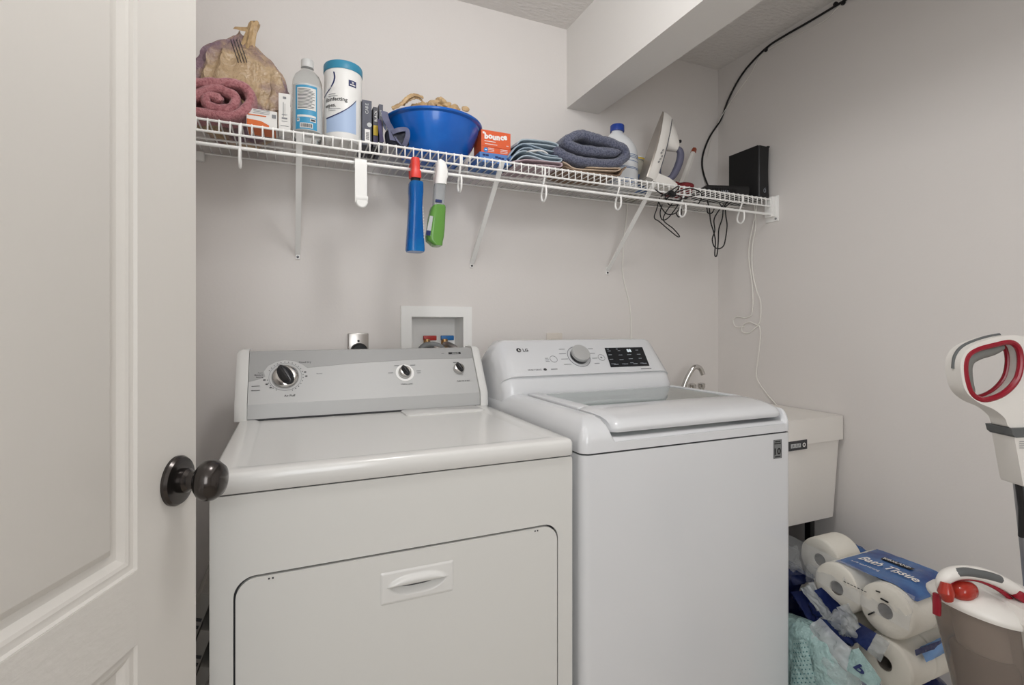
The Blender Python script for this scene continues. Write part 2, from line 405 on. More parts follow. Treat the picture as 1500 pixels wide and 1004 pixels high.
mk = Matrix((Vector((0, 0, 1)).cross(dn), Vector((0, 0, 1)), dn)).transposed().to_4x4()
kn = obj('door_knob', lathe(nb(), [(.0165, .0), (.0165, .012), (.0125, .016), (.0125, .024), (.019, .027), (.0255, .033), (.0275, .040), (.0265, .048), (.021, .056), (.012, .060), (.001, .061)], dfn(.0459, .984, .004), 40, mk), 'knob_bronze', door)
kr = obj('knob_rose', lathe(nb(), [(.0335, 0), (.0335, .004), (.031, .0075), (.026, .009), (.018, .0095)], dfn(.0459, .984, 0), 48, mk), 'knob_bronze', door)

# ================================================================== DRYER
dx0, dx1, dy0, dzt = -.123, .574, .98, .947
dr = thing('dryer', (.225, 1.32, 0), 'white dryer with a silver control panel, left of the washing machine', 'dryer')
obj('cabinet', bx(dx0 + .002, dx1 - .002, dy0 + .012, 1.66, .0, .908, .004), 'enamel_matte', dr)
ff = lambda a, b, d: Vector((a, d, b))
do_ = rrect(-.088, .538, .175, .766, .034, 8)
bm = plate(nb(), rrect(dx0, dx1, .02, .9075, .006, 3), [do_], ff, dy0, dy0 + .016, .0035)
obj('front_panel', bm, 'enamel_matte', dr)
obj('door_gasket', plate(nb(), rrect(-.09, .54, .173, .768, .034, 8), [], ff, dy0 + .009, dy0 + .0115), 'gap', dr)
hx0, hx1, hz0, hz1 = .156, .300, .667, .729
bm = plate(nb(), rrect(-.0845, .5345, .1785, .762, .032, 8), [rrect(hx0, hx1, hz0, hz1, .004, 3)], ff, dy0 - .002, dy0 + .008, .004)
ddoor = obj('dryer_door', bm, 'enamel_matte', dr)
# pocket handle: height field
bm = nb(); nu, nv = 72, 36; g = []
for j in range(nv + 1):
    row = []
    for i in range(nu + 1):
        a = hx0 + (hx1 - hx0) * i / nu; b = hz0 + (hz1 - hz0) * j / nv
        ua = (a - (hx0 + hx1) / 2) / .060; vb = (b - hz0) / (hz1 - hz0)
        edge = min(a - hx0, hx1 - a, b - hz0, hz1 - b)
        y = dy0 - .0035 + max(0, .004 - edge) * .5
        q = 1 - min(1, abs(ua)) ** 3.2
        top = .52 + .0 * q; bot = .52 - .33 * q; cup = .52 + .30 * q
        if abs(ua) < 1:
            if bot < vb < top: y += .016 * min(1, (vb - bot) / .22) * min(1, q * 2.2)
            elif top <= vb < cup: y -= .0065 * math.sin(math.pi * min(1, max(0, (vb - top) / (cup - top) * .85 + .15))) * min(1, q * 2.2)
        row.append(bm.verts.new((a, y, b)))
    g.append(row)
for j in range(nv):
    for i in range(nu): bm.faces.new((g[j][i], g[j][i + 1], g[j + 1][i + 1], g[j + 1][i]))
hd = obj('door_handle', bm, 'enamel', ddoor, 50)
for a in (-.030, .484): obj('hinge_mark', dashes(nb(), [(a - .003, .757, .003, .003), (a + .003, .757, .003, .003)], Frame((0, dy0 - .0024, 0), (1, 0, 0), (0, 0, 1)), .0002), 'ink', dr, 0)
obj('top_gap', bx(dx0 + .004, dx1 - .004, dy0 + .004, 1.66, .9065, .914), 'gap', dr, 0)
# worktop with a shallow recessed field
bm = nb()
def dring(i, z, r): return [(p[0], p[1], z) for p in rrect(dx0 - .001 + i, dx1 + .001 - i, dy0 - .006 + i, 1.68 - i, r, 5)]
loft(bm, [dring(0.002, .911, .010), dring(0, .913, .010), dring(0, .9385, .010), dring(.0025, .9445, .010), dring(.007, .947, .009), dring(.038, .947, .012), dring(.048, .9435, .012), dring(.052, .943, .012)])
obj('worktop', bm, 'enamel', dr, 60)
bm = nb(); l0 = [(p[0], p[1]) for p in rrect(.30, .535, 1.425, 1.512, .012, 4)]
loft(bm, [[(a, b, .9425) for a, b in l0], [(a, b, .9475) for a, b in l0], [(.4175 + (a - .4175) * .975, 1.4685 + (b - 1.4685) * .93, .949) for a, b in l0]])
obj('lint_lid', bm, 'enamel', dr, 60)
# console
prof = [(1.5145, .947), (1.518, .987), (1.603, 1.125), (1.66, 1.125), (1.66, .947)]
cons = obj('console_back', loft(nb(), [[(x, y, z) for y, z in [(1.525, .943), (1.53, .985), (1.612, 1.118), (1.668, 1.118), (1.668, .943)]] for x in (-.128, .572)]), 'enamel', dr)
obj('control_panel', loft(nb(), [[(x, y, z) for y, z in prof] for x in (-.103, .551)]), 'silver', dr, 12)
capp = [(1.508, .945), (1.511, .990), (1.597, 1.126), (1.606, 1.131), (1.665, 1.131), (1.665, .945)]
for x0, x1 in ((-.104, -.134), (.552, .578)):
    c_ = (1.59, 1.03); rs = []
    for x, k in ((x0, 1), (x0 + (x1 - x0) * .55, 1), (x0 + (x1 - x0) * .85, .975), (x1, .93)):
        rs.append([(x, c_[0] + (y - c_[0]) * k, .945 + (z - .945) * (k + (1 - k) * .35)) for y, z in capp])
    obj('end_cap', loft(nb(), rs), 'enamel', dr, 30)
obj('panel_seam', bx(-.103, .551, 1.5142, 1.53, .9435, .9485), 'gap', dr, 0)
fd = Frame((0, 1.518, .987), (1, 0, 0), (0, .085, .138))
band = crom([(-.1025, .0675, 0), (-.075, .076, 0), (-.062, .082, 0)], 4)
sw = [(p.x, p.y) for p in band] + [(-.066, .098), (-.055, .116), (-.035, .128), (-.012, .133), (.012, .129), (.034, .117), (.046, .1055), (.06, .107), (.16, .1155), (.26, .120), (.38, .1245), (.55, .1235), (.55, .1618), (-.1025, .1618), (-.1025, .085)]
obj('upper_band', plate(nb(), sw, [], fd, .0003, .0008), 'silver_dark', dr, 0)
def dial(a, b, r, style):
    m_ = fd.mtx(a, b, .0005)
    k = obj('dial_knob' if style else 'timer_knob', lathe(nb(), [(r, 0), (r, .004), (r * .93, .009), (r * .8, .0125), (r * .62, .0135)], (0, 0, 0), 40, m_), 'chrome', dr)
    rot = R(28 if style != 2 else 80)
    t = nb(); n = 18; L_ = r * .92; W_ = r * .42
    for zz in (0,): pass
    rings = []
    for z, kx, ky in ((.012, 1, 1), (.017, 1, .8), (.022, .93, .45), (.0235, .85, .2)):
        rings.append([(L_ * kx * math.cos(2 * math.pi * i / n) * math.sqrt(1), W_ * 1.35 * ky * math.sin(2 * math.pi * i / n), z) for i in range(n)])
    loft(t, rings); merge_m = m_ @ Matrix.Rotation(R(118) if style != 2 else R(0), 4, 'Z')
    g_ = nb(); merge(g_, t, merge_m); obj('knob_grip', g_, 'chrome_dark', k, 40)
    tip = nb(); box(tip, -L_ * .8, L_ * .8, -.0009, .0009, .0225, .0242); t2 = nb(); merge(t2, tip, merge_m); obj('knob_pointer', t2, 'ink_black', k, 0)
dial(-.011, .0795, .035, 0); dial(.323, .0795, .020, 1); dial(.496, .085, .0185, 1)
obj('dial_ring', plate(nb(), ell(.323, .0785, .028, .028), [ell(.323, .0785, .0205, .0205)], fd, .0004, .0012), 'plastic_white', dr)
obj('dial_ring', plate(nb(), ell(-.011, .0795, .0425, .0425, 48), [ell(-.011, .0795, .0415, .0415, 48)], fd, .0006, .0009), 'ink_grey', dr)
bm = nb()
for k in range(26):
    a = R(-150 + k * 12.3)
    if -95 < -150 + k * 12.3 < -72: continue
    rr_ = .046; patch(bm, [(-.011 + rr_ * math.sin(a) + .0016 * math.cos(t), .0795 + rr_ * math.cos(a) + .0016 * math.sin(t)) for t in (0, 1.57, 3.14, 4.71)], fd, .001, .0002)
for a, s_ in ((-.064, .0715), (-.058, .0585), (-.048, .0475), (.040, .092), (.043, .079)): dashes(bm, [(a, s_, .006, .0035)], fd, .001)
text(bm, 'Timed Dry', .040, .1215, .0075, fd, bold=.02); text(bm, 'Air Fluff', .0, .0185, .0085, fd, bold=.01)
text(bm, 'Auto', -.075, .092, .006, fd); text(bm, 'Moisture', -.078, .0855, .006, fd, bold=.03); text(bm, 'Sensing', -.076, .079, .006, fd, bold=.02)
text(bm, 'Normal', .078, .084, .005, fd); text(bm, 'PUSH TO START', .505, .0405, .006, fd, bold=.02); text(bm, 'FABRIC CARE', .325, .0385, .006, fd)
dashes(bm, [(-.085, .054, .02, .0012), (-.085, .041, .022, .0012), (.30, .104, .014, .0014), (.35, .104, .016, .0014), (.28, .0795, .015, .0014), (.366, .083, .014, .0012), (.366, .076, .012, .0012), (.487, .109, .012, .0015), (.452, .143, .009, .0012)], fd, .001)
obj('printed_marks', bm, 'ink', dr, 0)
bdg = obj('brand_badge', patch(nb(), [(.471, .1395), (.512, .1395), (.512, .1465), (.471, .1465)], fd, .0009, .0006), 'ink_black', dr, 0)
obj('badge_lettering', text(nb(), 'KENMORE', .4935, .1412, .0048, fd, .0019, bold=.03), 'silver_light', bdg, 0)

# ================================================================== WASHER
wx0, wx1, wy0, wy1 = .594, 1.262, .970, 1.665
ws = thing('washing_machine', (.928, 1.32, 0), 'white top-loading washing machine with a glass lid and black display', 'washing machine')
wc = [(p[0], p[1]) for p in rrect(wx0, wx1, wy0, wy1, .022, 6)]
obj('cabinet', loft(nb(), [[(a, b, z) for a, b in wc] for z in (0.0, .9065)]), 'washer_white', ws, 30)
wi = [(p[0], p[1]) for p in rrect(wx0 + .004, wx1 - .004, wy0 + .004, wy1 - .004, .02, 6)]
obj('cabinet_seam', loft(nb(), [[(a, b, z) for a, b in wi] for z in (.905, .912)]), 'gap', ws, 0)
# top cover height field
def sm(e0, e1, x): t = max(0, min(1, (x - e0) / (e1 - e0))); return t * t * (3 - 2 * t)
LX0, LX1, LY1 = .672, 1.238, 1.42
def cover_z(x, y):
    dx = min(x - wx0, wx1 - x); dyf = y - wy0
    ex = min(1, max(0, dx / .045)); zs = .935 + .052 * math.sqrt(max(0, 1 - (1 - ex) ** 2))
    ef = min(1, max(0, dyf / .07)); zf = .935 + .052 * math.sqrt(max(0, 1 - (1 - ef) ** 2))
    z = min(zs, zf) - .002 * (2 - ex - ef)
    # lid recess with a scooped front ledge
    x0 = LX0 - .006 + .012 * sm(1.06, .97, y); x1 = LX1 + .003 - .0 * sm(1.06, .97, y)
    m = sm(x0 - .010, x0 + .006, x) * sm(x1 + .008, x1 - .006, x) * sm(LY1 + .03, LY1 + .01, y)
    ledge = .931 + .008 * sm(.004, .016, dyf)
    return z * (1 - m) + min(z, ledge) * m
NX, NY = 150, 130; bm = nb(); g = []
xsS = [wx0 + (wx1 - wx0) * (.5 - .5 * math.cos(math.pi * i / NX)) * .5 + (wx1 - wx0) * i / NX * .5 for i in range(NX + 1)]
ysS = [wy0 + (wy1 - wy0) * (j / NY) ** 1.35 for j in range(NY + 1)]
rc = .022
for j in range(NY + 1):
    row = []
    for i in range(NX + 1):
        x, y = xsS[i], ysS[j]; cx = min(max(x, wx0 + rc), wx1 - rc); cy = min(max(y, wy0 + rc), wy1 - rc)
        d = Vector((x - cx, y - cy)); L_ = d.length
        zz = cover_z(x, y)
        if abs(d.x) > 1e-9 and abs(d.y) > 1e-9:
            mx = max(abs(d.x), abs(d.y)); d = d.normalized() * mx; x, y = cx + d.x, cy + d.y
        row.append(bm.verts.new((x, y, zz)))
    g.append(row)
for j in range(NY):
    for i in range(NX): bm.faces.new((g[j][i], g[j][i + 1], g[j + 1][i + 1], g[j + 1][i]))
edge = [g[0][i] for i in range(NX + 1)] + [g[j][NX] for j in range(1, NY + 1)] + [g[NY][i] for i in range(NX - 1, -1, -1)] + [g[j][0] for j in range(NY - 1, 0, -1)]
low = [bm.verts.new((v.co.x, v.co.y, .9105)) for v in edge]
for i in range(len(edge)): j = (i + 1) % len(edge); bm.faces.new((edge[i], low[i], low[j], edge[j]))
obj('top_cover', bm, 'washer_white', ws, 50)
# lid
lid_prof = [(.982, .9495), (.9765, .956), (.978, .964), (.986, .973), (1.002, .980), (1.03, .9865), (1.07, .990), (1.118, .9915), (1.124, .990), (1.124, .975), (1.03, .962), (.995, .951)]
rs = []
nl = 40
for i in range(nl + 1):
    x = LX0 + .012 + (LX1 - LX0 - .014) * i / nl
    d = min(x - LX0 - .012, LX1 - .002 - x); q = math.sqrt(max(0, 1 - (1 - min(1, d / .022)) ** 2))
    lft = max(0, 1 - (x - LX0 - .012) / .05) ** 2 * .03 
    rs.append([(x - lft * sm(.99, 1.124, y) * .35, y + (1.05 - y) * (1 - q) * .16 * (1 if y < 1.05 else 0) , z - (1 - q) * .006 * (1 if z > .96 else 0)) for y, z in lid_prof])
lid = obj('lid_front', loft(nb(), rs), 'washer_white', ws, 55)
for x0, x1, nm in ((LX0, .714, 'lid_rail'), (1.223, LX1, 'lid_rail')):
    obj(nm, bx(x0, x1, 1.118, LY1, .966, .9905, .005, 3), 'washer_white', ws, 50)
obj('lid_rail', bx(.70, 1.23, LY1 - .02, LY1, .966, .986, .003), 'washer_white', ws, 50)
obj('lid_glass', bx(.712, 1.225, 1.122, LY1 - .018, .9815, .9865), 'glass', ws, 0)
obj('lid_seal', bx(.714, 1.223, 1.124, LY1 - .02, .936, .938), 'tub_grey', ws, 0)
# inner tub ring seen through the glass
obj('tub_ring', plate(nb(), ell(.968, 1.272, .22, .135, 48), [ell(.968, 1.272, .19, .11, 48)], lambda a, b, d: Vector((a, b, d)), .938, .952), 'plastic_white', ws)
# console: loft of side profiles along x with rounded ends
def cprof(k, lift):
    return [(1.432, .978), (1.428, .996), (1.448, 1.034), (1.44, 1.0405), (1.53 - .0, 1.142 - lift), (1.545, 1.149 - lift), (1.60, 1.149 - lift), (1.66, 1.10 - lift), (1.66, .978)]
xs_ = [.602, .606, .615, .630, .648, .668, .72, .9, 1.12, 1.19, 1.208, 1.224, 1.240, 1.250, 1.254]
rs = []
for x in xs_:
    d = min(x - .602, 1.254 - x); q = min(1, d / .046); cz = .62 + .38 * math.sqrt(max(0, 1 - (1 - q) ** 2))
    pr = [(1.436, .935), (1.428, .998), (1.449, 1.036), (1.441, 1.0405), (1.530, 1.1455), (1.540, 1.150), (1.60, 1.150), (1.655, 1.11), (1.66, .935)]
    out = []
    for y, z in pr:
        z2 = .978 + (z - .978) * cz if z > .98 else z
        y2 = y if y > 1.56 else y + (1 - cz) * .07
        if .99 < z < 1.04 and 1.43 < y < 1.46 and q < 1: y2 = y2 - .004 * (1 - q)
        out.append((x, y2, z2))
    rs.append(out)
obj('console', loft(nb(), rs), 'washer_white', ws, 40)
fw = Frame((0, 1.441, 1.0405), (1, 0, 0), (0, .089, .105))
dsp = obj('display', patch(nb(), [(1.003, .0215), (1.166, .0215), (1.176, .1045), (1.014, .1045)], fw, .0006, .0012), 'screen', ws, 0)
bm = nb(); random.seed(3)
for r_ in range(4):
    for c_ in range(4):
        if r_ == 0 and c_ == 2: continue
        dashes(bm, [(1.027 + c_ * .04 + r_ * -.003 + random.uniform(-.002, .002), .090 - r_ * .0185 + random.uniform(-.002, .002), random.uniform(.010, .018), .0022)], fw, .002)
dashes(bm, [(1.03 + k * .04, .032, .018, .0025) for k in range(4)] + [(1.024 + k * .038, .098, .008, .0025) for k in range(2)], fw, .002)
obj('display_marks', bm, 'screen_mark', dsp, 0)
obj('display_digits', text(nb(), '88', 1.110, .0835, .019, fw, .0022, bold=.01), 'digits', dsp, 0)
mw = fw.mtx(.896, .0715, .0004)
obj('dial_ring', plate(nb(), ell(.896, .0705, .0425, .0425, 48), [ell(.896, .0705, .0408, .0408, 48)], fw, .0003, .0012), 'ink_grey', ws)
obj('dial_collar', lathe(nb(), [(.032, 0), (.032, .010), (.030, .0115)], (0, 0, 0), 40, mw), 'chrome_dark', ws)
obj('cycle_dial', lathe(nb(), [(.0315, .010), (.033, .0125), (.033, .021), (.031, .0235), (.02, .0245)], (0, 0, 0), 48, mw), 'silver', ws)
for a, b in ((.797, .063), (.984, .064)):
    obj('button_ring', plate(nb(), ell(a, b, .0135, .0135, 28), [ell(a, b, .0122, .0122, 28)], fw, .0003, .0009), 'ink_grey', ws)
bm = nb()
text(bm, 'LG', .706, .0965, .0165, fw, bold=.03); patch(bm, ell(.682, .1025, .0085, .0085, 20), fw, .0006)
text(bm, 'SMART DRIVE', .715, .0195, .0085, fw, width=.048); patch(bm, ell(.752, .0225, .006, .0045, 12), fw, .0006)
obj('brand_lettering', bm, 'ink', ws, 0)
obj('brand_face', patch(patch(nb(), [(.6805, .0985), (.6825, .0985), (.6825, .106), (.6805, .106)], fw, .0014, .0003), [(.6825, .0985), (.687, .0985), (.687, .1003), (.6825, .1003)], fw, .0014, .0003), 'print_white', ws, 0)
bm = nb()
dashes(bm, [(.842, .103, .022, .0022), (.838, .084, .026, .0022), (.838, .062, .026, .0022), (.842, .040, .028, .0022), (.955, .103, .02, .0022), (.955, .083, .02, .0022), (.956, .062, .022, .0022), (.956, .040, .02, .0022), (.772, .060, .014, .002), (.772, .067, .012, .002), (.772, .054, .014, .002), (.785, .0225, .024, .003), (.983, .064, .007, .006), (1.146, .010, .045, .004)], fw)
obj('printed_marks', bm, 'ink_grey', ws, 0)
fs = Frame((0, wy0, 0), (1, 0, 0), (0, 0, 1))
stA = at(1133, 645, wy0); stB = at(1144.5, 671, wy0)
sxa, sxb, sza, szb = stA.x, stB.x, stB.z, stA.z
stk = obj('warranty_sticker', patch(nb(), [(sxa, sza), (sxb, sza), (sxb, szb), (sxa, szb)], fs, .0004, .0004), 'grey_plastic', ws, 0)
bm = nb(); cxs = (sxa + sxb) / 2
text(bm, '10', cxs, sza + .011, .024, fs, .0012, bold=.03, width=(sxb - sxa) * .8)
dashes(bm, [(cxs, szb - .005, .02, .003), (cxs, szb - .0105, .024, .003), (cxs, sza + .005, .02, .003), (sxa + .0007, (sza + szb) / 2, .0012, szb - sza), (sxb - .0007, (sza + szb) / 2, .0012, szb - sza)], fs, .001)
obj('sticker_lettering', bm, 'ink_black', stk, 0)

# ================================================================== WASHER OUTLET BOX, SOCKETS
ob = thing('washer_outlet_box', (.495, 1.82, 1.05), 'white recessed water outlet box in the wall above the dryer', 'outlet box')
obj('box_frame', plate(nb(), [(.362, 1.05), (.627, 1.05), (.627, 1.2705), (.362, 1.2705)], [[(.40, 1.07), (.593, 1.07), (.593, 1.2315), (.40, 1.2315)]], ff, YB - .009, YB, .002), 'plastic_white', ob)
bm = nb(); iy = YB + .085
loft(bm, [[(a, YB - .002, b) for a, b in ((.398, 1.062), (.595, 1.062), (.595, 1.2325), (.398, 1.2325))], [(a, iy, b) for a, b in ((.405, 1.068), (.588, 1.068), (.588, 1.226), (.405, 1.226))]], True, False, True)
obj('box_recess', bm, 'plastic_white', ob, 20)
for x, m_, l in ((.478, 'red_valve', 0), (.545, 'blue_valve', 0)):
    v = obj('valve_lever', bx(x - .026, x + .024, YB + .028, YB + .042, 1.145, 1.163, .003), m_, ob)
    obj('valve_body', tb([(x - .012, YB + .035, 1.15), (x - .012, YB + .035, 1.06)], .013, 14), 'brass', ob)
    obj('supply_hose', tb(crom([(x - .012, YB + .03, 1.132), (x - .002, YB - .0, 1.128), (x + .018, YB - .025, 1.108), (x + .025, YB - .03, 1.05)], 6), .0105, 12), 'steel' if l == 0 else 'chrome', ob)
obj('drain_hose', tb(crom([(.41, YB - .02, 1.06), (.435, YB - .015, 1.118), (.47, YB - .01, 1.130), (.51, YB - .015, 1.116), (.53, YB - .02, 1.06)], 8), .0115, 14), 'grey_plastic', ob)
so = thing('dryer_socket', (.215, 1.82, 1.08), 'steel wall socket plate with a black dryer plug, behind the dryer', 'socket')
obj('cover_plate', bx(.181, .250, YB - .012, YB, 1.06, 1.174, .004), 'steel', so)
obj('plug', lathe(nb(), [(.027, 0), (.027, .03), (.022, .036)], (.216, YB - .012, 1.113), 28, Matrix.Rotation(R(90), 4, 'X')), 'black_plastic', so)
obj('screw', lathe(nb(), [(.004, 0), (.004, .002), (.003, .003)], (.2155, YB - .012, 1.147), 12, Matrix.Rotation(R(90), 4, 'X')), 'chrome_dark', so)
wp = thing('wall_socket', (.981, 1.82, 1.06), 'small cream wall socket plate just above the washing machine', 'socket')
obj('cover_plate', bx(.945, 1.017, YB - .006, YB, 1.056, 1.171, .003), 'beige_plate', wp)
obj('receptacle', bx(.964, .998, YB - .009, YB - .005, 1.12, 1.152, .004), 'beige_plate', wp)

# ================================================================== LAUNDRY SINK
sk = thing('laundry_sink', (1.565, 1.51, 0), 'white plastic laundry tub on black legs in the corner', 'sink')
sx0, sx1, sy0, sy1 = 1.275, 1.857, 1.216, 1.812
flat = lambda a, b, d: Vector((a, b, d))
obj('rim', plate(nb(), rrect(sx0, sx1, sy0, sy1, .012, 4), [rrect(1.33, 1.64, 1.36, 1.66, .04, 5)], flat, .8715, .785, .003), 'sink', sk)
def tubring(i, z, r): return [(p[0], p[1], z) for p in rrect(sx0 + .01 + i, sx1 - .006 - i, sy0 + .008 + i * .6, sy1 - .02 - i, r, 5)]
obj('basin', loft(nb(), [tubring(0, .80, .012), tubring(.004, .77, .012), tubring(.018, .52, .014), tubring(.021, .50, .012)], True, False, True), 'sink', sk)
obj('basin_inside', loft(nb(), [[(p[0], p[1], z) for p in rrect(1.33 + i, 1.64 - i, 1.36 + i, 1.66 - i, .035, 5)] for i, z in ((0, .80), (.02, .54), (.05, .53))], True, False, True), 'sink', sk)
for x, y in ((1.33, 1.29), (1.785, 1.30), (1.33, 1.74), (1.785, 1.74)): obj('leg', bx(x - .012, x + .012, y - .012, y + .012, 0, .503, .002), 'black_plastic', sk)
fsk = Frame((0, sy0 + .0, 0), (1, 0, 0), (0, 0, 1))
a_, b_ = at(1153, 648, sy0), at(1182, 658, sy0)
obj('maker_label', plate(nb(), [(a_.x, b_.z), (b_.x, b_.z + .001), (b_.x, a_.z + .001), (a_.x, a_.z)], [], fsk, .0004, .001), 'ink', sk, 0)
bm = nb(); mz = (a_.z + b_.z) / 2; ww = b_.x - a_.x
dashes(bm, [(a_.x + ww * .42, mz, ww * .5, .014)], fsk, .0013); 
obj('label_panel', bm, 'label_grey', sk, 0)
bm = nb(); dashes(bm, [(a_.x + ww * (.22 + .075 * k), mz + (.001 if k % 2 else -.001), .0022, .009) for k in range(6)], fsk, .0018); obj('label_marks', bm, 'ink', sk, 0)
bm = plate(nb(), ell(a_.x + ww * .84, mz, .0075, .0075, 16), [ell(a_.x + ww * .84, mz, .004, .004, 16)], fsk, .0012, .0018); obj('label_marks', bm, 'print_white', sk, 0)
fa = thing('faucet', (1.56, 1.72, .8715), 'chrome gooseneck faucet on the laundry sink', 'faucet')
obj('faucet_base', bx(1.50, 1.70, 1.70, 1.75, .8715, .895, .008), 'chrome', fa)
obj('spout', tb(crom([(1.545, 1.72, .885), (1.566, 1.715, .955), (1.596, 1.705, 1.012), (1.614, 1.70, 1.022), (1.632, 1.695, 1.014), (1.643, 1.69, .988)], 6), .0105, 16), 'chrome', fa)
for x in (1.612, 1.665): obj('faucet_handle', lathe(nb(), [(.011, 0), (.011, .03), (.016, .038), (.016, .052), (.009, .056)], (x, 1.722, .893), 20), 'chrome', fa)

# ================================================================== WIRE SHELF
SY, SZ = 1.513, 1.733
sh = thing('wire_shelf', (.7, 1.67, 1.66), 'long white wire shelf with a hanging rod across the back wall', 'shelf')
x0s, x1s = XL + .004, XR - .006
bm = nb(); WR = .0021
tube(bm, [(0, YB - .004, 0), (0, SY + .006, 0), (0, SY + .0015, -.0015), (0, SY, -.006), (0, SY, -.036)], WR, 6)
wire_me = None
n_w = int((x1s - x0s) / .0254)
for k in range(n_w + 1):
    x = x0s + .008 + k * .0254
    if wire_me is None:
        me = bpy.data.meshes.new('shelf_wire'); bm.to_mesh(me); bm.free(); me.materials.append(M['wire_white'])
        me.polygons.foreach_set('use_smooth', [True] * len(me.polygons)); wire_me = me
    o = bpy.data.objects.new('shelf_wire', wire_me); COL.objects.link(o); o.parent = sh; o.location = Vector((x, 0, SZ)) - LOC[sh]
for y, z, r_ in ((SY + .002, SZ - .0045, .0033), (SY + .001, SZ - .034, .0034), (1.666, SZ - .0045, .003), (YB - .008, SZ - .0045, .003)):
    obj('shelf_rail', tb([(x0s, y, z), (x1s, y, z)], r_, 8), 'wire_white', sh)
obj('hanging_rod', tb([(x0s, SY - .002, 1.6645), (x1s, SY - .002, 1.6645)], .0048, 12), 'wire_white', sh)
for x in (-.121, .184, .487, .782, 1.082, 1.378, 1.680):
    p = crom([(x, SY + .001, SZ - .004), (x, SY + .002, 1.70), (x, SY + .018, 1.665), (x, SY + .027, 1.640), (x, SY + .022, 1.623), (x, SY + .008, 1.617), (x, SY - .005, 1.627), (x, SY - .008, 1.648), (x, SY - .006, 1.662)], 5)
    obj('rod_hook', tb(p, .0033, 8), 'wire_white', sh)
for x in (.024, .628, 1.236):
    t = nb(); A = Vector((x, SY + .002, SZ - .006)); B_ = Vector((x, YB - .006, 1.436))
    d = (B_ - A).normalized(); nn = Vector((0, -d.z, d.y))
    rings = []
    for p in (A - d * .002, A + d * .02, B_ - d * .012, B_): rings.append([p + Vector((sx_ * .008, 0, 0)) + nn * sy_ * .003 for sx_, sy_ in ((-1, -1), (1, -1), (1, 1), (-1, 1))])
    loft(t, rings); box(t, x - .0065, x + .0065, YB - .005, YB, 1.418, 1.45, .001)
    br = obj('brace', t, 'wire_white', sh, 20)
    obj('brace_screw', lathe(nb(), [(.004, 0), (.004, .0015), (.0025, .0025)], (x, YB - .005, 1.4255), 10, Matrix.Rotation(R(90), 4, 'X')), 'chrome_dark', sh)
t = nb(); box(t, XR - .026, XR - .004, SY - .010, SY + .028, SZ - .078, SZ + .006, .002); box(t, XR - .006, XR, SY - .022, SY + .04, SZ - .096, SZ + .010, .002)
obj('end_bracket', t, 'wire_white', sh)
obj('bracket_screw', lathe(nb(), [(.0045, 0), (.0045, .002), (.003, .003)], (XR - .006, SY - .010, SZ - .086), 12, Matrix.Rotation(R(-90), 4, 'Y')), 'grey_plastic', sh)
obj('wall_clip', bx(-.29, -.24, YB - .02, YB, SZ - .03, SZ - .002, .004), 'plastic_white', sh)
DK = SZ + WR + .0004      # deck level

# ================================================================== THINGS ON THE SHELF
# tan carrier bag, tied
bg = thing('plastic_bag', (-.125, 1.70, DK), 'tan plastic carrier bag, full and tied in a knot, behind the pink towel', 'bag')
def bagfn(v, th, ph):
    h = (v.z + .168) / .336
    k = 1.0 if h < .36 else max(.10, 1 - ((h - .36) / .64) ** 2.3 * .88)
    q = math.sin(5.0 * th + 2.6 * h + 1.8 * math.sin(3 * th)); q2 = math.sin(12 * th - 5 * h + 1.5 * math.sin(5 * th))
    wr = 1 + (.045 + .12 * max(0, h - .3)) * (1 - 2 * abs(q) ** .7) + .03 * (1 - 2 * abs(q2) ** .6)
    return Vector((v.x * k * wr, v.y * k * wr, v.z))
bm = blob(nb(), (-.135, 1.71, DK + .166), (.134, .098, .168), 2.7, 160, 64, .016, 17, 4, DK + .001, bagfn)
for v in bm.verts: v.co.y = min(v.co.y, YB - .004)
BV = BVHTree.FromBMesh(bm)
def snap(px, py, back=.0015):
    d = ray(px, py).normalized(); h = BV.ray_cast(C0, d)[0]
    return (h - d * back) if h else at(px, py, 1.65)
obj('bag_body', bm, 'tan_bag', bg, 60)
t = at(366, 62, 1.68)
kb = nb(); kp = crom([t + Vector((-.010, 0, -.045)), t + Vector((-.005, 0, -.012)), t + Vector((.002, 0, .018)), t + Vector((.009, 0, .044)), t + Vector((.013, 0, .058))], 5)
rg = []
for i, p in enumerate(kp):
    u = i / (len(kp) - 1); rr_ = .012 * (1 - u) ** 3 + .0105 + .003 * u
    rg.append([p + Vector((math.cos(a), math.sin(a), .35 * math.sin(4 * a) * (u > .97))) * rr_ * (1 + .22 * math.cos(5 * a + 4 * u)) for a in [2 * math.pi * k / 24 for k in range(24)]])
obj('bag_knot', loft(kb, rg), 'tan_bag2', bg, 50)
obj('bag_tail', Sheet([t + Vector((-.004, -.002, .028)), t + Vector((-.045, .01, .036)), t + Vector((-.040, .01, .043)), t + Vector((-.002, 0, .044))], .003, 40, 3).build(8, 4), 'tan_bag2', bg)
bm = nb()
for k in range(4):
    tube(bm, [snap(338 + k * 4.2 + j * .8, 58 + j * 2.4) for j in range(15)], .0010, 5)
obj('printed_lines', bm, 'ink', bg)
# dark crumpled bag corner at the far left
obj('dark_bundle', blob(nb(), (-.335, 1.60, DK + .06), (.06, .05, .06), 2.4, 32, 18, .012, 30, 8, DK), 'dark_bag', None, 50)
tag(bpy.data.objects['dark_bundle'], 'dark crumpled bundle at the left end of the shelf, beside the pink towel', 'bundle')
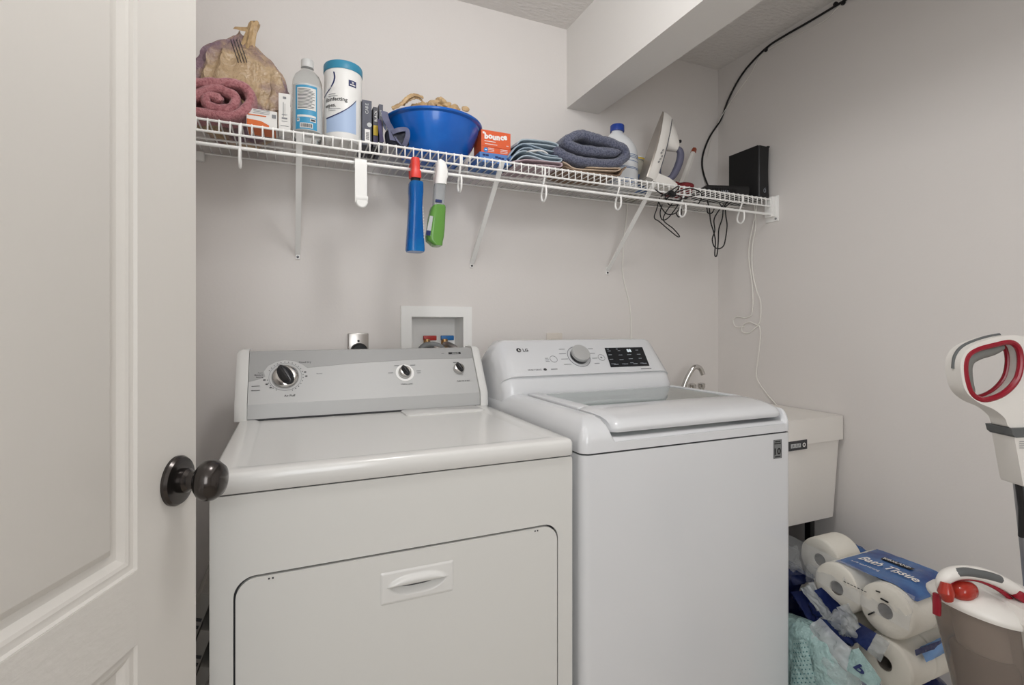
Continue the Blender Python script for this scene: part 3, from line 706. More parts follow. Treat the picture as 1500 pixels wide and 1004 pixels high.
# pink towel: rolled
def pxp(L, Y): return [(at(a, b, Y).x, at(a, b, Y).z) for a, b in L]
pk = pxp([(340, 158), (331, 150), (318, 146), (303, 150), (296, 160), (305, 170), (326, 173), (345, 174), (356, 162), (352, 148)], 1.56)
path = pxp([(327, 148), (318, 140), (306, 141), (304, 151), (316, 156), (332, 160), (344, 156), (346, 144), (336, 134), (318, 130), (298, 135), (280, 142), (272, 155), (284, 163), (305, 165), (330, 168), (350, 166), (364, 156), (369, 142), (362, 130), (345, 124), (318, 121), (292, 122), (268, 128)], 1.56)
tw = obj('towel', stadium_cloth(path, .0125, 1.525, 1.604, 6, 2, .0032, .006), 'pink_terry', None, 60)
dz = DK + .0005 - min((tw.matrix_basis @ v.co).z for v in tw.data.vertices); tw.location.z += dz
tag(tw, 'rolled pink terry towel at the left end of the shelf', 'towel')
# small boxes
b1 = thing('medicine_box', (-.07, 1.6, DK), 'white and orange medicine box lying flat beside the pink towel', 'box')
bx0, bx1 = at(361, 170, 1.535).x, at(406, 170, 1.535).x; bz1 = at(385, 161, 1.535).z
obj('carton', bx(bx0, bx1, 1.535, 1.606, DK, bz1, .0008), 'paper_white', b1, 0)
fb = Frame((0, 1.535, 0), (1, 0, 0), (0, 0, 1))
bm = nb(); dashes(bm, [((bx0 + bx1) / 2 - .012, DK + .031, bx1 - bx0 - .03, .003)], fb); patch(bm, [(bx0 + .001, DK + .001), (bx1 - .02, DK + .001), (bx1 - .02, DK + .008), (bx1 - .04, DK + .017), (bx0 + .001, DK + .019)], fb)
patch(bm, [(bx0 + .002, -1.602), (bx1 - .004, -1.602), (bx1 - .004, -1.54), (bx0 + .002, -1.54)], Frame((0, 0, DK), (1, 0, 0), (0, -1, 0)), .0003)
obj('orange_print', bm, 'orange_print', b1, 0)
bm = nb(); random.seed(5)
dashes(bm, [(bx0 + .035 + random.uniform(-.003, .003), DK + .0375 + k * .004, .04, .0012) for k in range(3)] + [(bx1 - .008, DK + .034, .010, .010)], fb)
obj('printed_marks', bm, 'ink_grey', b1, 0)
b2 = thing('tall_carton', (-.014, 1.56, DK), 'slim white carton standing upright beside the clear bottle', 'box')
ux0, ux1, uz1 = at(408, 170, 1.535).x, at(425.5, 170, 1.535).x, at(417, 137, 1.535).z
obj('carton', bx(ux0, ux1, 1.535, 1.585, DK, uz1, .0008), 'paper_white', b2, 0)
bm = nb(); uc = (ux0 + ux1) / 2
dashes(bm, [(uc, uz1 - .012, .008, .006), (uc - .003, uz1 - .045, .0015, .04), (uc + .001, uz1 - .045, .001, .034), (uc, DK + .034, .014, .004), (uc, DK + .044, .014, .0015), (uc, DK + .026, .014, .0015), (uc, DK + .013, .02, .0012)], fb)
obj('printed_marks', bm, 'ink_grey', b2, 0)
# clear bottle with blue label
al = thing('alcohol_bottle', (.047, 1.60, DK), 'clear plastic bottle with a blue back label and white cap', 'bottle')
ac = (.047, 1.60)
obj('bottle', lathe(nb(), [(.036, 0), (.040, .003), (.0415, .012), (.0415, .158), (.040, .172), (.034, .188), (.024, .199), (.0175, .205), (.0165, .208), (.0165, .214), (.012, .218)], (ac[0], ac[1], DK), 40), 'bottle_clear', al)
obj('cap', lathe(nb(), [(.0175, 0), (.0175, .020), (.0165, .023), (.010, .0235)], (ac[0], ac[1], DK + .213), 28), 'cap_clear', al)
fa_ = cyl(ac[0], ac[1], .0420)
obj('label_band', cpatch(nb(), fa_, -.050, .055, DK + .02, DK + .152, 24, .0003), 'label_grey', al)
obj('label', cpatch(nb(), fa_, -.035, .026, DK + .022, DK + .147, 16, .0009), 'label_blue', al)
bm = nb(); cpatch(bm, fa_, -.029, .022, DK + .077, DK + .140, 16, .0015); cpatch(bm, fa_, -.029, .022, DK + .056, DK + .062, 16, .0015); cpatch(bm, fa_, -.021, .013, DK + .025, DK + .039, 10, .0015); cpatch(bm, fa_, .006, .022, DK + .044, DK + .053, 6, .0015); cpatch(bm, fa_, -.030, -.022, DK + .043, DK + .053, 4, .0015)
obj('label_panel', bm, 'paper_white', al)
bm = nb(); random.seed(7)
for k in range(14): cpatch(bm, fa_, -.027, .019 - random.uniform(0, .015), DK + .081 + k * .0041, DK + .0826 + k * .0041, 10, .002)
for k in range(9): cpatch(bm, fa_, -.018 + k * .0033, -.0165 + k * .0033 + random.uniform(0, .001), DK + .027, DK + .037, 2, .002)
cpatch(bm, fa_, -.028, -.0245, DK + .046, DK + .051, 3, .002); cpatch(bm, fa_, .008, .020, DK + .046, DK + .051, 3, .002)
obj('label_print', bm, 'ink', al)
# wipes canister
wi_ = thing('wipes_canister', (.145, 1.592, DK), 'white canister of disinfecting wipes with a teal lid', 'canister')
wcx, wcy, wr_ = .146, 1.592, .0535
obj('canister', lathe(nb(), [(.047, 0), (.0515, .004), (.0525, .012), (wr_, .016), (wr_, .206), (.0525, .209)], (wcx, wcy, DK), 48), 'wipes_white', wi_)
obj('lid', lathe(nb(), [(.0548, .206), (.0555, .209), (.0555, .226), (.054, .2295), (.045, .231)], (wcx, wcy, DK), 48), 'teal_lid', wi_)
fwz = cyl(wcx, wcy, wr_)
def curvepatch(bm, top, bot, off):
    n = len(top); return loft(bm, [[fwz(a, b, off) for a, b in bot], [fwz(a, b, off) for a, b in top]], False, False, False)
xa, xb = -.06, .034
bm = nb(); T = []; Bm = []
for i in range(25):
    u = i / 24; a = xa + (xb - xa) * u; b = DK + .062 + .058 * u ** 2.2; T.append((a, b)); Bm.append((a, DK + .022))
curvepatch(bm, T, Bm, .0004); obj('label_sky', bm, 'print_lightblue', wi_)
bm = nb(); curvepatch(bm, [(a, b + .0035) for a, b in T], [(a, b) for a, b in T], .0009)
T2 = [(p.x, p.y) for p in crom([(-.072, DK + .128, 0), (-.046, DK + .143, 0), (-.032, DK + .160, 0), (-.0265, DK + .177, 0), (-.029, DK + .194, 0)], 4)]
curvepatch(bm, T2, [(a - .0045, b + .001) for a, b in T2], .0009)
cpatch(bm, fwz, .010, .034, DK + .158, DK + .176, 8, .0006)
obj('label_navy', bm, 'navy', wi_)
bm = nb(); text(bm, 'disinfecting', .007, DK + .111, .0155, fwz, .001, 'r', .012); text(bm, 'wipes.', -.025, DK + .094, .0155, fwz, .001, 'r', .012); obj('lettering', bm, 'ink_black', wi_, 0)
bm = nb(); 
for k, (a, b, c_) in enumerate(((-.05, -.012, .088), (-.05, -.026, .083), (-.05, -.02, .124), (-.05, -.026, .130))): cpatch(bm, fwz, a, b, DK + c_, DK + c_ + .0014, 8, .0012)
obj('label_print', bm, 'ink_grey', wi_)
bm = nb(); text(bm, '35', .0225, DK + .167, .008, fwz, .0014, bold=.02); cpatch(bm, fwz, .014, .030, DK + .1615, DK + .1645, 4, .0014); text(bm, 'Mist', -.034, DK + .145, .013, fwz, .0014, shear=.3); obj('label_white', bm, 'print_white', wi_, 0)
# dark boxes
def darkbox(name, pa, pb, top, m_, lab, y0=1.56, dep=.13):
    x0, x1, z1 = at(pa, 180, y0).x, at(pb, 180, y0).x, at((pa + pb) / 2, top, y0).z
    t = thing(name, ((x0 + x1) / 2, y0, DK), lab, 'box', 'dark slim boxes beside the canister')
    obj('carton', bx(x0, x1, y0, y0 + dep, DK, z1, .0006), m_, t, 0); return t, x0, x1, z1
t, x0, x1, z1 = darkbox('slim_box', 530.5, 544.5, 147, 'dark_box', 'dark slate slim box with a white barcode, next to the wipes canister')
f5 = Frame((0, 1.56, 0), (1, 0, 0), (0, 0, 1)); xc = (x0 + x1) / 2
obj('barcode_label', patch(nb(), [(xc - .006, DK + .012), (xc + .009, DK + .012), (xc + .009, DK + .048), (xc - .006, DK + .048)], f5, .0004), 'print_white', t, 0)
bm = nb(); dashes(bm, [(xc + .0015, DK + .018 + k * .0028, .010, .0014) for k in range(8)], f5, .001); obj('barcode', bm, 'ink', t, 0)
bm = nb(); text(bm, 'CARE', xc + .004, z1 - .025, .013, f5, rot=R(90)); patch(bm, ell(xc + .007, DK + .062, .007, .007, 14), f5, .0005); obj('lettering', bm, 'label_grey', t, 0)
t, x0, x1, z1 = darkbox('slim_box', 546.5, 554, 157, 'dark_box2', 'black slim box with a yellow stripe, second from the wipes canister', 1.565); xc = (x0 + x1) / 2
f5 = Frame((0, 1.565, 0), (1, 0, 0), (0, 0, 1))
obj('yellow_stripe', patch(nb(), [(x0 + .001, DK + .035), (x1 - .001, DK + .035), (x1 - .001, DK + .065), (x0 + .001, DK + .065)], f5), 'yellow_print', t, 0)
bm = nb(); text(bm, 'BLACK', xc + .004, z1 - .027, .011, f5, rot=R(90)); obj('lettering', bm, 'print_white', t, 0)
obj('purple_band', patch(nb(), [(x0 + .001, DK + .012), (x1 - .001, DK + .012), (x1 - .001, DK + .033), (x0 + .001, DK + .033)], f5), 'purple', t, 0)
t, x0, x1, z1 = darkbox('slim_box', 555, 561, 153, 'dark_box', 'dark slim box leaning against the blue bowl', 1.575); 
obj('lettering', text(nb(), 'HAIR', (x0 + x1) / 2 + .003, z1 - .026, .009, Frame((0, 1.575, 0), (1, 0, 0), (0, 0, 1)), rot=R(90)), 'label_grey', t, 0)
# ribboned dark gift bag
gb = thing('ribbon_bag', (.305, 1.55, DK), 'small dark bag with a slate blue ribbon in front of the blue bowl', 'bag')
obj('bag_body', blob(nb(), (.298, 1.55, DK + .028), (.036, .022, .028), 3, 30, 18, .006, 40, 2, DK), 'dark_bag', gb, 50)
def strap(L, wd, Y, m_):
    P = crom([at(a, b, Y - .012 * (i % 2)) for i, (a, b) in enumerate(L)], 6); rings = []
    for i, p in enumerate(P):
        a, b = P[max(0, i - 1)], P[min(len(P) - 1, i + 1)]; t_ = (b - a).normalized(); n_ = Vector((-t_.z, .35, t_.x)).normalized()
        rings.append([p + n_ * wd, p + n_ * wd + Vector((0, .0012, 0)), p - n_ * wd + Vector((0, .0012, 0)), p - n_ * wd])
    return obj('ribbon', loft(nb(), rings), m_, gb, 40)
strap([(563, 163), (566, 176), (573, 190), (576, 206)], .011, 1.535, 'ribbon'); strap([(574, 194), (585, 190), (596, 190), (597, 200), (592, 214)], .008, 1.53, 'ribbon'); strap([(556, 175), (557, 190), (560, 208)], .006, 1.54, 'purple'); strap([(577, 196), (582, 206), (590, 214)], .003, 1.535, 'ribbon')
# blue bowl with a bag in it
bcx, bcy = .4345, 1.648
bo = thing('mixing_bowl', (bcx, bcy, DK), 'large bright blue plastic bowl in the middle of the shelf', 'bowl')
obj('bowl_shell', lathe(nb(), [(.088, 0), (.094, .002), (.104, .012), (.130, .052), (.149, .096), (.153, .112), (.1615, .116), (.163, .120), (.1615, .123), (.152, .122), (.145, .096), (.124, .053), (.10, .016), (.086, .006)], (bcx, bcy, DK), 72), 'bowl_blue', bo, 40)
bb = thing('bag_in_bowl', (bcx, bcy, DK + .007), 'crumpled tan plastic bag heaped inside the blue bowl', 'bag')
bm = blob(nb(), (bcx + .0, bcy - .040, DK + .112), (.098, .062, .066), 2.1, 120, 60, .03, 34, 6)
obj('bag_body', bm, 'tan_bag2', bb, 60)
obj('bag_handle', tb(crom([at(574, 159, 1.54), at(588, 152, 1.53), at(597, 143, 1.53), at(607, 139, 1.535), at(620, 143, 1.545)], 6), [.004 + .003 * abs(math.sin(i * 1.3)) for i in range(25)], 8, sx=.45), 'tan_bag2', bb, 50)
obj('bag_handle', tb(crom([at(590, 154, 1.545), at(598, 147, 1.54), at(610, 143, 1.54), at(618, 147, 1.55)], 6), [.003 + .003 * abs(math.sin(i * 1.1)) for i in range(19)], 8, sx=.45), 'tan_bag2', bb, 50)
obj('bag_fold', blob(nb(), at(645, 154, 1.58), (.034, .02, .016), 2.1, 50, 24, .016, 60, 12), 'tan_bag2', bb, 60)
obj('bag_corner', blob(nb(), at(682, 160, 1.60), (.014, .004, .009), 2.2, 16, 10, .002, 50, 2), 'tan_bag2', bb, 50)
# dryer sheet box on a blue box
Y9 = 1.575
b9 = thing('dryer_sheet_box', (.63, 1.62, DK + .03), 'orange box of dryer sheets lettered bounce, right of the blue bowl', 'box')
q0, q1 = at(705, 210, Y9).x, at(748, 210, Y9).x; zb = at(726, 227, Y9).z; zt = at(726, 192.5, Y9).z
b8 = thing('blue_box', (.62, 1.62, DK), 'pale blue patterned box underneath the orange box', 'box')
obj('carton', bx(q0 - .01, q1 - .002, 1.562, 1.68, DK, zb - .0005, .001), 'box_blue', b8, 0)
f8 = Frame((0, 1.562, 0), (1, 0, 0), (0, 0, 1)); bm = nb(); random.seed(2)
dashes(bm, [(q0 + .005 + k * .011, DK + .006 + random.uniform(0, .018), .010, .006) for k in range(9)], f8); obj('pattern', bm, 'navy', b8, 0)
t = nb(); box(t, q0, q1, Y9, Y9 + .075, zb, zt, .001); obj('carton', t, 'orange_box', b9, 0)
f9 = Frame(((q0 + q1) / 2, Y9, 0), (1, 0, 0), (0, 0, 1)); hw = (q1 - q0) / 2
bm = nb(); rb = [(-.035, -.001), (-.021, .001), (-.007, -.001), (.007, 0), (.021, .002), (.033, .005)]
for ch, (a, db) in zip('bounce', rb): text(bm, ch, a, zt - .028 + db, .026, f9, bold=.055)
dashes(bm, [(-.022, zt - .037, .040, .002), (-.018, zt - .046, .044, .0018), (hw - .012, zt - .044, .008, .0018), (-hw + .008, zt - .010, .007, .007)] + [(.028, zb + .009 + k * .005, .026, .0016) for k in range(3)] + [(-.018, zb + .009 + k * .005, .022, .0014) for k in range(3)], f9)
obj('lettering', bm, 'print_white', b9, 0)
obj('blue_seal', patch(nb(), ell(-hw + .016, zb + .0125, .0075, .0075, 20), f9, .0005), 'print_blue', b9, 0); obj('seal_mark', dashes(nb(), [(-hw + .016, zb + .0125, .007, .003)], f9, .0012), 'print_white', b9, 0)
obj('dark_stripe', dashes(nb(), [(0, zt - .0545, hw * 2 - .006, .0012)], f9, .0006), 'orange_dark', b9, 0)
# folded cloths
layers = [([(746, 224), (762, 216), (785, 217), (808, 223), (821, 227), (822, 231), (812, 231), (790, 226), (770, 226)], 'cloth_blue2', 'second'),]
def cloth(pxs, h, m_, lab, Y=1.60, y0=1.55, y1=1.70, seed=0, wav=.003, nm='folded_cloth', grp='folded light cloths', cat='cloth'):
    o = obj(nm, stadium_cloth(pxp(pxs, Y - .05), h, y0, y1, 5, seed, .0008, wav), m_, None, 60)
    return tag(o, lab, cat, grp)
cloth([(749, 237), (770, 234), (795, 236), (820, 238.5), (823.5, 241), (820, 243.5), (796, 242), (770, 241), (752, 243)], .0022, 'cloth_mauve', 'pale mauve folded cloth at the bottom of the light cloth stack', seed=1, wav=.001)
cloth([(748, 236), (757, 226), (770, 221), (786, 226), (804, 230), (820, 231), (823, 233.5), (819, 236.5), (800, 235), (780, 229), (768, 228), (757, 236)], .0024, 'cloth_blue', 'pale blue folded cloth with a long hem, second from the bottom of the stack', seed=2)
cloth([(744, 231), (756, 216), (768, 211), (782, 214), (800, 219), (820, 223.5), (823.5, 226), (819, 228.5), (803, 226), (788, 221), (776, 217), (762, 219), (750, 232)], .0024, 'cloth_blue2', 'grey blue folded cloth in the middle of the light cloth stack', seed=3)
cloth([(772, 222), (785, 220), (796, 222), (803, 226)], .003, 'cloth_white', 'white crumpled cloth tucked between the blue cloths', seed=6, y0=1.548)
cloth([(757, 211), (764, 204.5), (780, 204), (800, 207), (815, 211), (818, 213.5), (814, 215.5), (798, 212), (780, 209.5), (766, 210)], .0024, 'cloth_blue', 'pale blue folded cloth on top of the light cloth stack', seed=5)
# beige cloths beneath the blue towel
cloth([(824, 237), (832, 241), (845, 247), (880, 249), (905, 250), (909, 246), (890, 246), (860, 244.5)], .0026, 'cloth_beige', 'beige cloth with a pale hem right under the blue grey towel', seed=8, nm='beige_cloth', grp='cloths under the blue towel')
cloth([(826, 243), (850, 251), (880, 254), (906, 257), (912, 250), (918, 244)], .003, 'cloth_brown', 'brown cloth at the very bottom, under the beige cloth', seed=9, nm='brown_cloth', grp='cloths under the blue towel')
# blue grey towel, folded over
P_ = pxp([(906, 224.5), (884, 222.5), (862, 220.5), (844, 216), (832, 210), (835, 203), (850, 197), (864, 200), (884, 206), (902, 212), (915, 220), (916, 230), (902, 238), (878, 239.5), (852, 237), (834, 231.5), (820, 225), (811, 218)], 1.555)
bt = obj('towel', stadium_cloth(P_, .0168, 1.54, 1.72, 6, 12, .0032, .003), 'blue_terry', None, 60)
tag(bt, 'thick blue grey terry towel, folded, in the middle right of the shelf', 'towel')
# bleach bottle
def bottle_w(nm, cx, cy, rx, ry, prof, m_, lab, cat='bottle'):
    t = thing(nm, (cx, cy, DK), lab, cat)
    rings = [[(cx + rx * k * math.cos(2 * math.pi * i / 36), cy + ry * k * math.sin(2 * math.pi * i / 36), DK + z) for i in range(36)] for k, z in prof]
    obj('bottle', loft(nb(), rings), m_, t, 40); return t
bl = thing('bleach_bottle', (1.20, 1.67, DK), 'white detergent bottle with a blue cap, partly behind the blue grey towel', 'bottle')
def blr(k, z, o=0): return [(1.203 + o + .070 * k * math.cos(2 * math.pi * i / 40), 1.67 + .05 * k * math.sin(2 * math.pi * i / 40), DK + z) for i in range(40)]
obj('bottle', loft(nb(), [blr(.92, 0), blr(.98, .004), blr(1, .012), blr(1, .135), blr(.985, .155, -.002), blr(.92, .175, -.006), blr(.78, .195, -.012), blr(.58, .210, -.018), blr(.40, .219, -.021), blr(.35, .224, -.021), blr(.35, .238, -.021)]), 'bottle_white', bl, 45)
obj('cap', lathe(nb(), [(.0275, 0), (.0275, .022), (.0255, .025), (.018, .0255)], (1.182, 1.67, DK + .228), 28), 'cap_blue', bl)
bm = nb()
for z in (.018, .022, .030, .034, .075, .080, .105, .118, .124, .130):
    loft(bm, [[(1.203 + .0706 * math.cos(R(a)), 1.67 + .0506 * math.sin(R(a)), DK + z + dz_) for a in range(200, 352, 6)] for dz_ in (0, .0022)], False, False, False)
obj('label_stripes', bm, 'stripe_blue', bl)
b7 = bottle_w('pale_bottle', 1.335, 1.757, .05, .045, [(.9, 0), (.98, .004), (1, .012), (1, .11), (.94, .135), (.8, .15), (.72, .156), (.72, .168)], 'bottle_pale', 'squat pale bottle with a yellow lid label, behind the iron')
obj('lid', lathe(nb(), [(.04, 0), (.04, .012), (.037, .014)], (1.335, 1.757, DK + .156), 28), 'bottle_white', b7); obj('yellow_label', lathe(nb(), [(.0405, .001), (.0405, .008)], (1.335, 1.757, DK + .156), 28, cap=False), 'yellow_print', b7)
bm = nb(); loft(bm, [[(1.335 + .0506 * math.cos(R(a)), 1.757 + .0456 * math.sin(R(a)), DK + z) for a in range(190, 350, 8)] for z in (.012, .09)], False, False, False); obj('label', bm, 'stripe_blue', b7)
# iron
ir = thing('iron', (1.33, 1.60, DK), 'white steam iron with a grey handle standing upright on its heel', 'iron')
tl = R(17); I0 = Vector((1.258, 1.615, DK + .012))
IR = Matrix.Rotation(R(-18), 3, 'Z')
def ip(a, b, c): return I0 + IR @ Vector((a * math.cos(tl) + c * math.sin(tl), b, c * math.cos(tl) - a * math.sin(tl) + .02))
def sole_w(c):   # half width at height c along the sole
    L_ = .285; u = c / L_
    if u < .3: return .050 + .008 * math.sin(u / .3 * math.pi / 2)
    return .058 * max(0, 1 - ((u - .3) / .7) ** 1.9)
cs = [.285 * (1 - (1 - k / 22) ** 1.6) for k in range(23)]
def sole_ring(a, k, lo=0, hi=1): return [ip(a, -sole_w(c) * k, c * (hi) if c > .02 else c + lo) for c in cs] + [ip(a, sole_w(c) * k, c * hi if c > .02 else c + lo) for c in cs[::-1][1:]]
obj('soleplate', loft(nb(), [sole_ring(0, .985), sole_ring(.006, 1.0)]), 'iron_sole', ir, 30)
obj('skirt', loft(nb(), [sole_ring(.0065, 1.02), sole_ring(.024, 1.0, 0, .99), sole_ring(.040, .90, 0, .965), sole_ring(.044, .82, 0, .95)]), 'iron_white', ir, 40)
obj('trim_line', loft(nb(), [sole_ring(.0445, .80, 0, .945), sole_ring(.0475, .80, 0, .942)]), 'iron_trim', ir, 40)
def body_ring(a, k, c0, c1):
    n = 20; out = []
    for i in range(n):
        t_ = 2 * math.pi * i / n; c = (c0 + c1) / 2 + (c1 - c0) / 2 * math.cos(t_); out.append(ip(a, k * math.sin(t_) * (.55 + .45 * max(0, min(1, (c1 - c) / (c1 - c0 + 1e-6)))), c))
    return out
obj('upper_shell', loft(nb(), [body_ring(.047, .042, .14, .262), body_ring(.066, .037, .145, .240), body_ring(.085, .030, .148, .214), body_ring(.098, .022, .15, .192)]), 'iron_white', ir, 40)
obj('heel', loft(nb(), [[ip(a, -wd, -.006), ip(a, wd, -.006), ip(a, wd, c1), ip(a, -wd, c1)] for a, wd, c1 in ((.03, .046, .03), (.09, .042, .028), (.128, .036, .018), (.136, .03, .012))]), 'iron_white', ir, 30)
hp = crom([ip(.092, 0, .165), ip(.114, 0, .158), ip(.123, 0, .125), ip(.120, 0, .080), ip(.110, 0, .048), ip(.090, 0, .034), ip(.066, 0, .036), ip(.052, 0, .060), ip(.05, 0, .11)], 5)
obj('handle', tb(hp, [.010 + .005 * math.sin(min(1, i / 24) * math.pi) for i in range(len(hp))], 12), 'iron_grip', ir, 50)
obj('steam_knob', bx(0, .010, -.008, .008, 0, .012, .003, 2, Matrix.Translation(ip(.098, 0, .188))), 'black_plastic', ir)
fi = Frame(ip(.030, -.062, .06), ip(1, 0, 0) - ip(0, 0, 0), ip(0, 0, 1) - ip(0, 0, 0))
bm = nb()
for k in range(5): plate(bm, ell(-.003 + .003 * (k % 3), .005 + k * .012, .003, .0036, 12), [ell(-.003 + .003 * (k % 3), .005 + k * .012, .002, .0026, 12)], lambda a, b, d: fi(a, b, -d), -.0002, .004)
obj('printed_marks', bm, 'ink_grey', ir, 0)
# white and rust handle + red cloth
bh = thing('scrub_brush', (1.53, 1.71, DK), 'white handle with a rust tip leaning behind the red cloth', 'brush')
p0, p1 = at(1001, 262, 1.70), at(1017, 219, 1.72); d = (p1 - p0).normalized()
obj('handle', tb([p0 - d * .03, p0, p1 - d * .02], [.014, .014, .011], 6), 'iron_white', bh, 20); obj('handle_tip', tb([p1 - d * .02, p1 + d * .003], [.012, .010], 6), 'rust_plastic', bh, 20)
obj('brush_head', bx(1.49, 1.56, 1.69, 1.73, DK, DK + .025, .006), 'black_plastic', bh)
rc_ = obj('red_cloth', blob(nb(), (1.475, 1.665, DK + .030), (.075, .05, .032), 2.4, 48, 24, .016, 26, 5, DK), 'red_cloth', None, 60); tag(rc_, 'dark red crumpled cloth on the shelf behind the iron', 'cloth')
# modem, router
mo = thing('modem', (1.68, 1.60, DK), 'flat black modem lying on the shelf with a row of lights', 'modem')
mm_ = Matrix.Translation((1.672, 1.618, DK)) @ Matrix.Rotation(R(-16), 4, 'Z')
obj('modem_case', loft(nb(), [[mm_ @ Vector((a, b, z)) for a, b in ((-.095 + i, -.055 + j), (.095 - i, -.055 + j), (.095 - i, .075 - i), (-.095 + i, .075 - i))] for i, j, z in ((.004, .012, .001), (0, .004, .008), (0, 0, .036), (.004, .004, .044))]), 'black_plastic', mo, 20)
fm = Frame(mm_ @ Vector((0, -.0555, .02)), mm_.to_3x3() @ Vector((1, 0, 0)), (0, 0, 1))
bm = nb(); dashes(bm, [(-.085 + k * .0075, 0, .0025, .022) for k in range(17)], fm, .0002); obj('front_slots', bm, 'black_gloss', mo, 0)
bm = nb(); dashes(bm, [(-.03 + k * .0085, -.002, .003, .008) for k in range(4)] + [(-.088, .002, .004, .006)], fm, .003); obj('indicator_lights', bm, 'screen_mark', mo, 0)
rt = thing('router', (1.81, 1.59, DK), 'tall black router box standing at the right end of the shelf', 'router')
rx0, rx1, ry0, ry1 = 1.779, 1.842, 1.520, 1.675; rzt = at(1114, 213, ry0).z
bm = nb(); rings = []
for k in range(13):
    u = k / 12; z = DK + (rzt - DK) * u; pinch = .005 * math.sin(math.pi * u); rings.append([(rx0 + .002, ry0 + .006, z), (rx0 + .006 + pinch * .0, ry0, z), (rx1 - .004 - pinch, ry0, z), (rx1 - pinch, ry0 + .006, z), (rx1 - pinch, ry1, z), (rx0 + .002, ry1, z)])
loft(bm, rings); obj('router_case', bm, 'black_plastic', rt, 20)
obj('mesh_side', bx(rx0 - .002, rx0 + .003, ry0 + .004, ry1, DK + .001, rzt + .001, .001), 'black_mesh', rt)
obj('top_lip', bx(rx1 - .012, rx1, ry0 - .001, ry1, rzt - .002, rzt + .004, .001), 'black_plastic', rt)
fr = Frame(((rx0 + rx1) / 2 + .002, ry0, DK + .028), (1, 0, 0), (0, 0, 1))
bm = plate(nb(), ell(0, 0, .0065, .0085, 24), [ell(0, 0, .0048, .0065, 24)], fr, .0003, .001); dashes(bm, [(.003, .011, .006, .0016)], fr, .0004); obj('logo', bm, 'screen_mark', rt, 0)

# ================================================================== HANGING FROM THE SHELF
hk = thing('door_hook', (.186, 1.49, 1.54), 'white plastic over-bar hook hanging from the shelf', 'hook')
hA, hB = at(519.5, 270, 1.503).x, at(537, 270, 1.503).x
zt_, zb_ = 1.668, 1.548
pr = crom([(1.530, zt_ - .012), (1.526, zt_ - .001), (1.512, zt_ + .006), (1.500, zt_ + .003), (1.4975, zt_ - .01), (1.4965, 1.61), (1.4955, zb_ + .010), (1.490, zb_ - .003), (1.480, zb_ - .004), (1.474, zb_ + .006), (1.474, zb_ + .014)] and [(1.530, zt_ - .012, 0), (1.526, zt_ - .001, 0), (1.512, zt_ + .006, 0), (1.500, zt_ + .003, 0), (1.4975, zt_ - .01, 0), (1.4965, 1.61, 0), (1.4955, zb_ + .010, 0), (1.490, zb_ - .003, 0), (1.480, zb_ - .004, 0), (1.474, zb_ + .006, 0), (1.474, zb_ + .014, 0)], 4)
rings = []
for i, p in enumerate(pr):
    a, b = pr[max(0, i - 1)], pr[min(len(pr) - 1, i + 1)]; t_ = (b - a).normalized(); n_ = Vector((-t_.y, t_.x, 0)) * .0013
    rings.append([(hA, p.x + n_.x, p.y + n_.y), (hB, p.x + n_.x, p.y + n_.y), (hB, p.x - n_.x, p.y - n_.y), (hA, p.x - n_.x, p.y - n_.y)])
obj('hook_strip', loft(nb(), rings), 'plastic_white', hk, 40)
obj('hook_tip', lathe(nb(), [(.0155, 0), (.0155, .004), (.013, .006)], ((hA + hB) / 2, 1.480, zb_ - .003), 24, Matrix.Rotation(R(90), 4, 'X')), 'plastic_white', hk)
def spray(nm, lab, base, prof, Y, dep, tilt=0):
    """prof: rows (px left, px right, py) of the front outline"""
    rings = []
    for l, r_, y in prof:
        a, b = at(l, y, Y), at(r_, y, Y); cx, hw_ = (a.x + b.x) / 2, (b.x - a.x) / 2; z = (a.z + b.z) / 2
        d_ = dep if not callable(dep) else dep(y, hw_)
        rings.append([(cx + hw_ * math.copysign(abs(math.cos(t_)) ** .6, math.cos(t_)), Y + d_ * math.copysign(abs(math.sin(t_)) ** .6, math.sin(t_)), z) for t_ in [2 * math.pi * i / 28 for i in range(28)]])
    return loft(nb(), rings)
YS = 1.478
sb = thing('spray_bottle', (.34, YS, 1.42), 'blue spray bottle with a red trigger head hanging from the shelf rod', 'spray bottle', 'spray bottles on the rod')
obj('bottle', spray('', '', 0, [(600, 618.5, 268), (599, 619, 270), (598.5, 619, 276), (598.5, 619, 283), (599, 618, 294), (598.5, 617.5, 306), (597.5, 618, 322), (596, 619.5, 344), (594.8, 621, 362), (594.5, 621.3, 367), (596, 620, 369.5)], YS, .026), 'spray_blue', sb, 40)
obj('neck', spray('', '', 0, [(602, 615, 261), (602, 615, 269)], YS, .013), 'ink_black', sb)
obj('trigger_head', spray('', '', 0, [(602.5, 613.5, 232.5), (602, 614, 234), (602, 614.5, 243), (602, 614.5, 250), (601, 616, 251.5), (600.5, 616.5, 260), (601, 616, 262)], YS, lambda y, h: .016 if y < 251 else .017), 'spray_red', sb, 30)
obj('trigger', tb(crom([(at(608, 240, YS).x, YS + .014, 1.682), (at(608, 240, YS).x, YS + .045, 1.684), (at(608, 240, YS).x, YS + .062, 1.674), (at(608, 240, YS).x, YS + .058, 1.645)], 5), .0055, 10), 'spray_red', sb)
bm = nb(); yy = YS - .018
for k in range(11):
    p = at(618.3 + k * .16, 306 + k * 4.3, YS); tube(bm, [p + Vector((-.002, -.0185, -.0025)), p + Vector((-.0015, -.0185, .0015))], .0013, 5)
obj('side_lettering', bm, 'print_white', sb)
sg = thing('spray_bottle', (.41, YS, 1.44), 'green spray bottle with a white head hanging beside the blue one', 'spray bottle', 'spray bottles on the rod')
